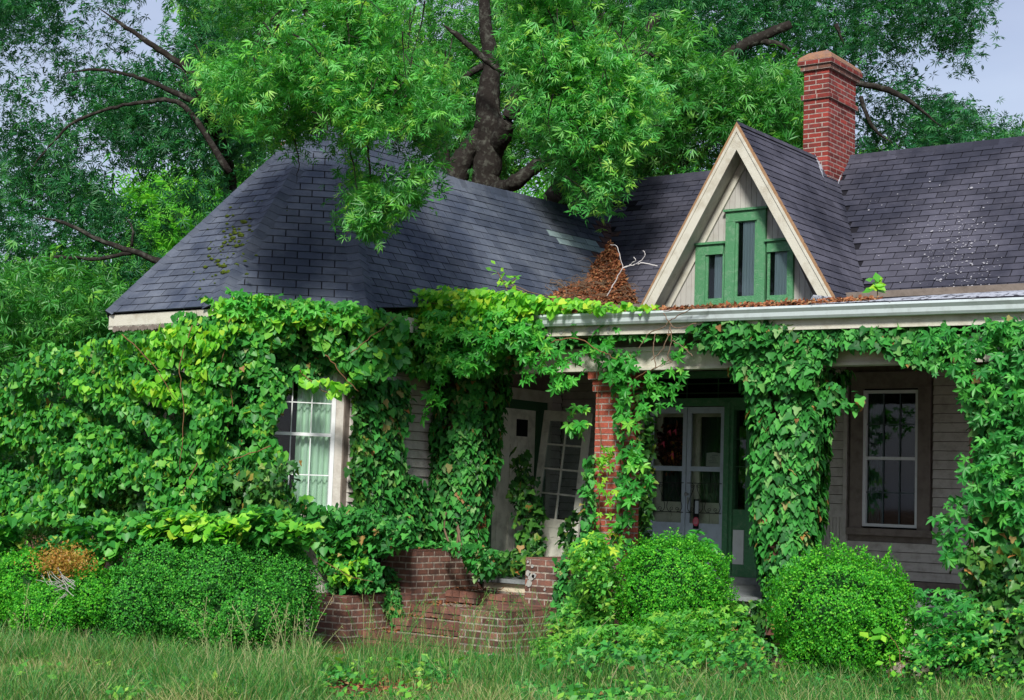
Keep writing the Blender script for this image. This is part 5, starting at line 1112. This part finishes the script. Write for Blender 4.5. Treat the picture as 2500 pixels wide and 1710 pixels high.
limb(t1, [(1205, 468, D_-.5, .14), (1260, 445, D_-1, .14), (1310, 405, D_-1, .12), (1380, 370, D_-1, .09), (1450, 300, D_-1, .05)]); limb(t1, [(1240, 185, D_-1, .04), (1190, 150, D_-1, .06), (1120, 90, D_-1, .05), (1080, 60, D_-1, .04)]); limb(t1, [(1130, 190, D_, .07), (1180, 160, D_, .06), (1100, 210, D_, .05)])
limb(t1, [(1000, 75, D_, .05), (950, 130, D_, .07), (890, 180, D_, .08), (820, 260, D_, .07), (780, 330, D_, .06)]); limb(t1, [(1210, 200, D_-2, .035), (1215, 260, D_-2, .03), (1235, 310, D_-2, .02)])
m1 = [(430, -90), (1720, -90), (1700, 200), (1640, 330), (1560, 470), (1480, 500), (1380, 470), (1290, 330), (1240, 470), (1130, 440), (1080, 410), (1000, 330), (700, 350), (560, 470), (480, 300)]
S = [spray(lf_oak, vol(m1, 30, 35, 21000, .38, 1.1, 3, 9, .25), .17), spray(lf_oak, vol([(1330, 60), (1700, 60), (1640, 480), (1420, 500), (1340, 330)], 24, 27, 4600, .4, 1.4, 6, 9, .25), .16)]
twiglets(t1, (S[0][2],), 160, 1.0); foliage(t1, mix3(S), 0, mass='crown')
# bright drooping boughs in front of the roofs, of the same oak
t2 = thing('oak_bough', 'bright drooping leafy boughs of a nearer oak hanging before the pointed roof', 'tree', onD(820, -200, 16.5))
ca = [(505, -90), (520, 60), (590, 110), (490, 180), (520, 250), (620, 330), (700, 350), (830, 330), (860, 380), (850, 480), (880, 560), (910, 575), (950, 480), (990, 440), (1070, 420), (1070, 370), (1100, 320), (1110, 250), (1080, 220), (1110, 160), (1000, 150), (970, -90)]
S = [spray(lf_oakn, vol(ca, 15.2, 17.0, 7600, .46, 3.4, 8, 5, .10), .088), spray(lf_oak, vol(ca, 16.6, 17.6, 3200, .40, 2.2, 8, 7, .15), .092), spray(lf_oak, vol([(870, 470), (930, 460), (925, 600), (880, 560)], 15.4, 16, 120), .12), spray(lf_oak, vol([(850, 480), (1000, 430), (1080, 400), (1060, 470), (960, 530), (860, 560)], 15.4, 16.2, 340, .45, 3, 3, 4, .1), .12)]
twiglets(t2, (S[0][2],), 150); foliage(t2, mix3(S), 0, mass='leaf_sprays')
for pth in ([(700, -150, 16.3, .05), (760, 60, 16.3, .03), (860, 200, 16.2, .02), (900, 380, 16, .012), (905, 560, 16, .005)], [(760, 60, 16.4, .03), (650, 160, 16.3, .02), (560, 260, 16.2, .008)], [(860, 200, 16.2, .02), (980, 260, 16, .012), (1100, 300, 15.9, .006)], [(720, 340, 16.3, .008), (730, 400, 16.3, .006), (722, 450, 16.3, .004)]): limb(t2, pth, 'branch', 6)
t3 = thing('oak_bough', 'bright leafy boughs of an oak above the dip between the roofs', 'tree', onD(1400, -200, 22))
cb = [(1230, -90), (1420, -90), (1440, 90), (1500, 130), (1590, 200), (1610, 280), (1570, 330), (1510, 370), (1500, 440), (1478, 500), (1435, 500), (1405, 440), (1380, 380), (1340, 340), (1300, 280), (1270, 180)]
S = [spray(lf_oakn, vol(cb, 20.5, 22.5, 6200, .42, 1.9, 9, 7, .15), .13), spray(lf_oak, vol(cb, 22.3, 24, 3000, .35, 1.9, 9, 7, .18), .13)]
twiglets(t3, (S[0][2],), 120, .6); foliage(t3, mix3(S), 0, mass='leaf_sprays'); limb(t3, [(1350, -200, 22, .07), (1380, 60, 22, .04), (1450, 220, 22, .03), (1460, 400, 22, .012)], 'branch', 6); limb(t3, [(1380, 60, 22, .03), (1500, 180, 22, .02), (1580, 260, 22, .008)], 'branch', 6)
t4 = thing('oak_tree', 'leaning oak with dark limbs behind the gap left of the gable', 'tree', (-19, 26, 0)); D_ = 27.5
b0 = onD(1350, 520, D_); gr = np.array([b0[0]-.4, b0[1], 0]); MB().tube([gr-[0, 0, .2], (gr+b0)/2, b0], [.42, .34, .3], 10).build('trunk', m_bark, t4, True)
limb(t4, [(1350, 520, D_, .3), (1380, 460, D_, .27), (1440, 390, D_, .2), (1530, 310, D_, .17), (1640, 240, D_, .14), (1760, 150, D_, .12), (1830, 105, D_, .11), (1930, 60, D_, .08)]); limb(t4, [(1560, 325, D_-1, .10), (1620, 360, D_-1, .10), (1680, 400, D_-1, .09)]); limb(t4, [(1830, 100, D_, .07), (1900, 110, D_, .06), (1960, 150, D_, .04)]); limb(t4, [(1460, 125, D_-3, .06), (1540, 125, D_-3, .07), (1610, 140, D_-3, .05)]); limb(t4, [(1600, 40, D_, .12), (1575, 110, D_, .1), (1530, 200, D_, .08), (1640, 250, D_, .08)])
mr_ = [(1560, -90), (2395, -90), (2405, 110), (2390, 170), (2330, 180), (2300, 130), (2240, 90), (2210, 180), (2260, 240), (2330, 250), (2440, 300), (2560, 330), (2560, 440), (2100, 440), (2000, 460), (1720, 450), (1620, 380)]
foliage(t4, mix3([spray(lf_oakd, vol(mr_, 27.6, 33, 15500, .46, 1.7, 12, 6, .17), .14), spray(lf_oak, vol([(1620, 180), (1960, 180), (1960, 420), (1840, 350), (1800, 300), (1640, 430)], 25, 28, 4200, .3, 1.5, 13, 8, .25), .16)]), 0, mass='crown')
limb(t4, [(1960, 190, 27.4, .07), (2100, 205, 27.4, .06), (2200, 235, 27.4, .05), (2300, 310, 27.4, .03)]); limb(t4, [(2100, 235, 27.4, .04), (2130, 310, 27.4, .035), (2180, 350, 27.4, .02)]); limb(t4, [(2040, 60, 27.4, .04), (2060, 110, 27.4, .03)])
t5 = thing('oak_tree', 'dark blue-green oak at left with long bare limbs against the pale sky', 'tree', (-27, 22, 0)); D_ = 24.6
b0 = onD(560, 560, D_); gr = np.array([b0[0], b0[1], 0]); MB().tube([gr-[0, 0, .2], (gr+b0)/2, b0], [.4, .3, .24], 10).build('trunk', m_bark, t5, True)
limb(t5, [(560, 560, D_+3, 0.144), (560, 420, D_+3, 0.12), (500, 260, D_, 0.084), (470, 180, D_, 0.066), (400, 130, D_, 0.048), (320, 75, D_, 0.036), (240, 20, D_, 0.024)]); limb(t5, [(500, 260, D_, 0.06), (380, 205, D_, 0.036), (300, 180, D_, 0.027), (230, 170, D_, 0.024), (150, 182, D_, 0.012)])
limb(t5, [(560, 420, D_, 0.06), (450, 260, D_, 0.042), (360, 250, D_, 0.03), (270, 265, D_, 0.027), (180, 300, D_, 0.024), (110, 370, D_, 0.015), (70, 420, D_, 0.012)]); limb(t5, [(560, 560, D_-1, 0.084), (420, 640, D_-1, 0.06), (330, 615, D_-1, 0.048), (240, 585, D_-1, 0.036), (160, 545, D_-1, 0.027), (90, 530, D_-1, 0.018)]); limb(t5, [(330, 615, D_-1, 0.036), (240, 632, D_-1, 0.03), (150, 628, D_-1, 0.024), (60, 630, D_-1, 0.012)]); limb(t5, [(320, 600, D_-1, 0.024), (325, 560, D_-1, 0.018), (305, 530, D_-1, 0.012)])
limb(t5, [(250, 790, D_-1, 0.024), (150, 800, D_-1, 0.03), (60, 790, D_-1, 0.024), (30, 840, D_-1, 0.018)])
ml = [(-90, -90), (560, -90), (640, 350), (600, 520), (470, 600), (380, 560), (430, 500), (450, 400), (380, 400), (350, 560), (400, 660), (260, 800), (230, 900), (100, 980), (-90, 980)]
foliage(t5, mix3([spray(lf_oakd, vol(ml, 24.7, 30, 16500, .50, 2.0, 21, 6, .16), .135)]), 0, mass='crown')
wd_ = []
for lab, pg, n, D0, D1, m, base in (('sunlit yellow-green tree low on the horizon left of the pointed roof', [(350, 560), (420, 530), (560, 540), (640, 480), (640, 760), (330, 800)], 5200, 38, 44, lf_wood, (-32, 30, 0)), ('tree', 0, 0, 0, 0, 0, 0)):
    if not n: continue
    t = thing('tree', lab, 'tree', base, None); MB().tube([np.array(base, float), onD(470, 640, 41)], [.3, .12], 8).build('trunk', m_bark, t, True)
    foliage(t, mix3([spray(m, vol(pg, D0, D1, n, .3, .9, 31, 8, .4), .26)]), 0, mass='crown')
bgp = [(-120, 640), (300, 700), (300, 1300), (-120, 1300)]
t = thing('tree', 'shady understorey tree behind the vines at the far left', 'tree', (-22, 14, 0)); MB().tube([np.array([-22., 14.5, 0]), onD(120, 800, 24)], [.2, .08], 8).build('trunk', m_bark, t, True)
foliage(t, mix3([spray(lf_oak, vol(bgp, 21, 25, 8000, .36, 1.3, 33, 8, .3), .17)]), 0, mass='crown')
P, nn = vol([(300, 440), (1900, 400), (2560, 400), (2560, 800), (-200, 1250), (-200, 700), (300, 620)], 48, 70, 16000, .25, .35, 41, 8, .7)
P2, _ = vol([(-200, 780), (900, 700), (900, 1220), (-200, 1230)], 45, 60, 6000, .1, .35, 42, 8, .7)
P = np.concatenate([P, P2]); k = len(P); r = foliage(None, [spray(lf_wood, (P, None), .55)], 0, mass='woods')
tag(r[0], 'distant sunlit woods glimpsed between trunks beyond the house', 'woods', kind='stuff')

# ------------------------------------------------------------------ grass
def blades(P, h, w, lean, name, m, lab, cat):
    k = len(P); a = rng.uniform(0, 6.283, k); e = np.stack([np.cos(a), np.sin(a), 0*a], 1); b_ = rng.uniform(0, 6.283, k); ld = np.stack([np.cos(b_), np.sin(b_), 0*b_], 1)*(lean*h)[:, None]
    V = np.zeros((k, 7, 3))
    for i, (t, ww) in enumerate(((0, 1), (.4, .85), (.75, .55))):
        c = P+ld*(t*t)[None] if False else P+ld*(t*t)+np.array([0, 0, 1.])*(h*t*(1-.15*lean*t))[:, None]
        V[:, 2*i] = c-e*(w*ww)[:, None]; V[:, 2*i+1] = c+e*(w*ww)[:, None]
    V[:, 6] = P+ld+np.array([0, 0, 1.])*(h*(1-.35*lean))[:, None]
    F = np.array([(0, 1, 3), (0, 3, 2), (2, 3, 5), (2, 5, 4), (4, 5, 6)])[None]+(np.arange(k)*7)[:, None, None]
    o = trimesh(name, V.reshape(-1, 3), F.reshape(-1, 3), m, None, np.repeat(rng.random(k), 7)); return tag(o, lab, cat, kind='stuff')
def groundpts(n, x0, x1, D0, D1, gap=0, gs=3, seed=1):
    x = rng.uniform(x0, x1, n); d = rays(x, np.full(n, 1400.)); P = O3+d*rng.uniform(D0, D1, n)[:, None]; P[:, 2] = 0
    if gap: P = P[wave(P, gs, seed) > gap]
    P = P[~((P[:, 0] > -11.95) & (P[:, 0] < -9.15) & (P[:, 1] > 13.5))]; P = P[~((P[:, 0] > -11.92) & (P[:, 0] < -11.37) & (P[:, 1] > 12.46))]; P = P[~((P[:, 0] > -9.82) & (P[:, 0] < -9.2) & (P[:, 1] > 12.4))]; return P[P[:, 1] < 14.7]
P = np.concatenate([groundpts(46000, -100, 2560, 9.0, 14.4), groundpts(10000, -100, 900, 11, 14.8)]); P = P[~((wave(P, 1.9, 77) < .50) & (P[:, 0] > -11.6) & (P[:, 0] < -8.2))]
q_ = wave(P, 2.2, 55); hh_ = .35+1.3*wave(P, 3.1, 56); dry = q_+rng.normal(0, .12, len(P)) > .73
for sel, mt, nm, lab in ((~dry, lf_grass, 'lawn_grass', 'green unmown lawn grass in front of the house'), (dry, lf_dry, 'dry_grass', 'straw-coloured dry grass patches mixed through the lawn')):
    Q = P[sel]; k = len(Q); blades(Q, rng.uniform(.07, .25, k)*hh_[sel], np.full(k, .0032), rng.uniform(.2, 1.1, k), nm, mt, lab, 'grass')
P = groundpts(15000, -100, 800, 12.0, 15.0, .45, 2.5); k = len(P); P2 = groundpts(3400, 850, 1450, 13.0, 15.3, .45, 3); P3 = groundpts(7500, 1400, 2560, 12.2, 14.2, .5, 3); P = np.concatenate([P, P2, P3]); k = len(P)
blades(P, rng.uniform(.14, .40, k), np.full(k, .003), rng.uniform(.2, .9, k), 'tall_grass', lf_grass, 'tall uncut grass growing against hedge and brick steps', 'grass')
# seeding stalks
def stalks(P, h, lab, m_=None):
    k = len(P); b_ = rng.uniform(0, 6.283, k); ld = np.stack([np.cos(b_), np.sin(b_), 0*b_], 1)*(h*rng.uniform(.05, .6, k))[:, None]
    V = []; 
    w = .0022; T = 5; VV = np.zeros((k, T*2, 3))
    for i in range(T):
        t = i/(T-1); c = P+ld*t**2.2+np.array([0, 0, 1.])*(h*t)[:, None]; VV[:, 2*i] = c-[w, 0, 0]; VV[:, 2*i+1] = c+[w, 0, 0]
    F = np.array([q for i in range(T-1) for q in ((2*i, 2*i+1, 2*i+3), (2*i, 2*i+3, 2*i+2))])[None]+(np.arange(k)*T*2)[:, None, None]
    V1, F1 = VV.reshape(-1, 3), F.reshape(-1, 3); m = 16; t = rng.uniform(.72, 1.02, (k, m)); c = P[:, None]+ld[:, None]*(t**2.2)[..., None]+np.array([0, 0, 1.])*(h[:, None]*t)[..., None]
    c += rng.normal(0, .012, c.shape); c = c.reshape(-1, 3); kk = len(c); dirs = np.repeat(unit_rows(ld/h[:, None]*2+np.array([0, 0, 1.])), m, 0)
    V2, F2_ = leafverts(T_NARROW, c, rng.normal(0, 1, (kk, 3)), dirs+rng.normal(0, .35, (kk, 3)), rng.uniform(.02, .035, kk))
    o = trimesh('seeding_grass', np.concatenate([V1, V2]), np.concatenate([F1, F2_+len(V1)]), m_ or lf_seed, None, np.concatenate([np.repeat(rng.random(k), T*2), np.repeat(rng.random(kk), 4)])); return tag(o, lab, 'grass', kind='stuff')
def unit_rows(a): return a/np.linalg.norm(a, axis=1, keepdims=True)
P = groundpts(260, 40, 800, 12.0, 14.9, .58, 1.8); stalks(P, rng.uniform(.3, .75, len(P)), 'straw-coloured seeding grass stalks before the long hedge')
P = groundpts(150, 880, 1420, 13.0, 15.3); stalks(P, rng.uniform(.35, .8, len(P)), 'green seeding grass stalks in front of the brick steps', lf_grass)
# leaf litter and clover on the bare soil by the low cheek wall, and on the steps
P = groundpts(2600, 560, 1100, 12, 15.6); k = len(P); r = foliage(None, [(T_OVAL, m_litter, P+[0, 0, .012], rng.normal(0, .3, (k, 3))+[0, 0, 1], rng.normal(0, 1, (k, 3)), rng.uniform(.03, .07, k))], 0, mass='leaf_litter'); tag(r[0], 'brown fallen leaf litter on the bare soil beside the low left cheek wall', 'leaf litter', kind='stuff')
P = []; 
for (y0, z1) in ((12.8, .125), (13.2, .255), (13.6, .385), (14.2, .525)):
    k = 130; P.append(np.stack([np.where(rng.random(k) < .6, -11.38+abs(rng.normal(0, .25, k)), rng.uniform(-11.38, -9.85, k)), y0+rng.uniform(.03, .5, k), np.full(k, z1)], 1))
P = np.concatenate(P); P = P[P[:, 0] < -9.85]; k = len(P); r = foliage(None, [(T_OVAL, m_litter, P+[0, 0, .01], rng.normal(0, .3, (k, 3))+[0, 0, 1], rng.normal(0, 1, (k, 3)), rng.uniform(.03, .06, k))], 0, mass='leaf_litter'); tag(r[0], 'dry brown leaves gathered in the corners of the brick steps', 'leaf litter', kind='stuff')
P = groundpts(9000, 300, 1250, 11.5, 15.4, .45, 3.3, 8); P = np.concatenate([P, groundpts(12000, 1250, 2560, 11.5, 14.5)]); k = len(P); P[:, 2] = rng.uniform(.01, .09, k)
r = foliage(None, [(T_IVY, lf_ivy, P, rng.normal(0, .35, (k, 3))+[0, -.3, 1], rng.normal(0, 1, (k, 3)), rng.uniform(.03, .06, k))], 0, mass='ground_cover'); tag(r[0], 'low creeping ivy and clover leaves covering the soil', 'ground cover', kind='stuff')

P = groundpts(420, -50, 2550, 11.2, 14.6, .52, 2.0, 91); c = np.repeat(P, 9, 0)+rng.normal(0, .05, (len(P)*9, 3))*[1, 1, 0]; k = len(c); c[:, 2] = rng.uniform(.02, .16, k)
r = foliage(None, [(T_OVAL, lf_weed, c, rng.normal(0, .5, (k, 3))+[0, -.3, 1], rng.normal(0, 1, (k, 3))+[0, 0, .4], rng.uniform(.04, .10, k))], 0, mass='lawn_weeds'); tag(r[0], 'broad-leaved weeds scattered in clumps through the lawn', 'weeds', kind='stuff')
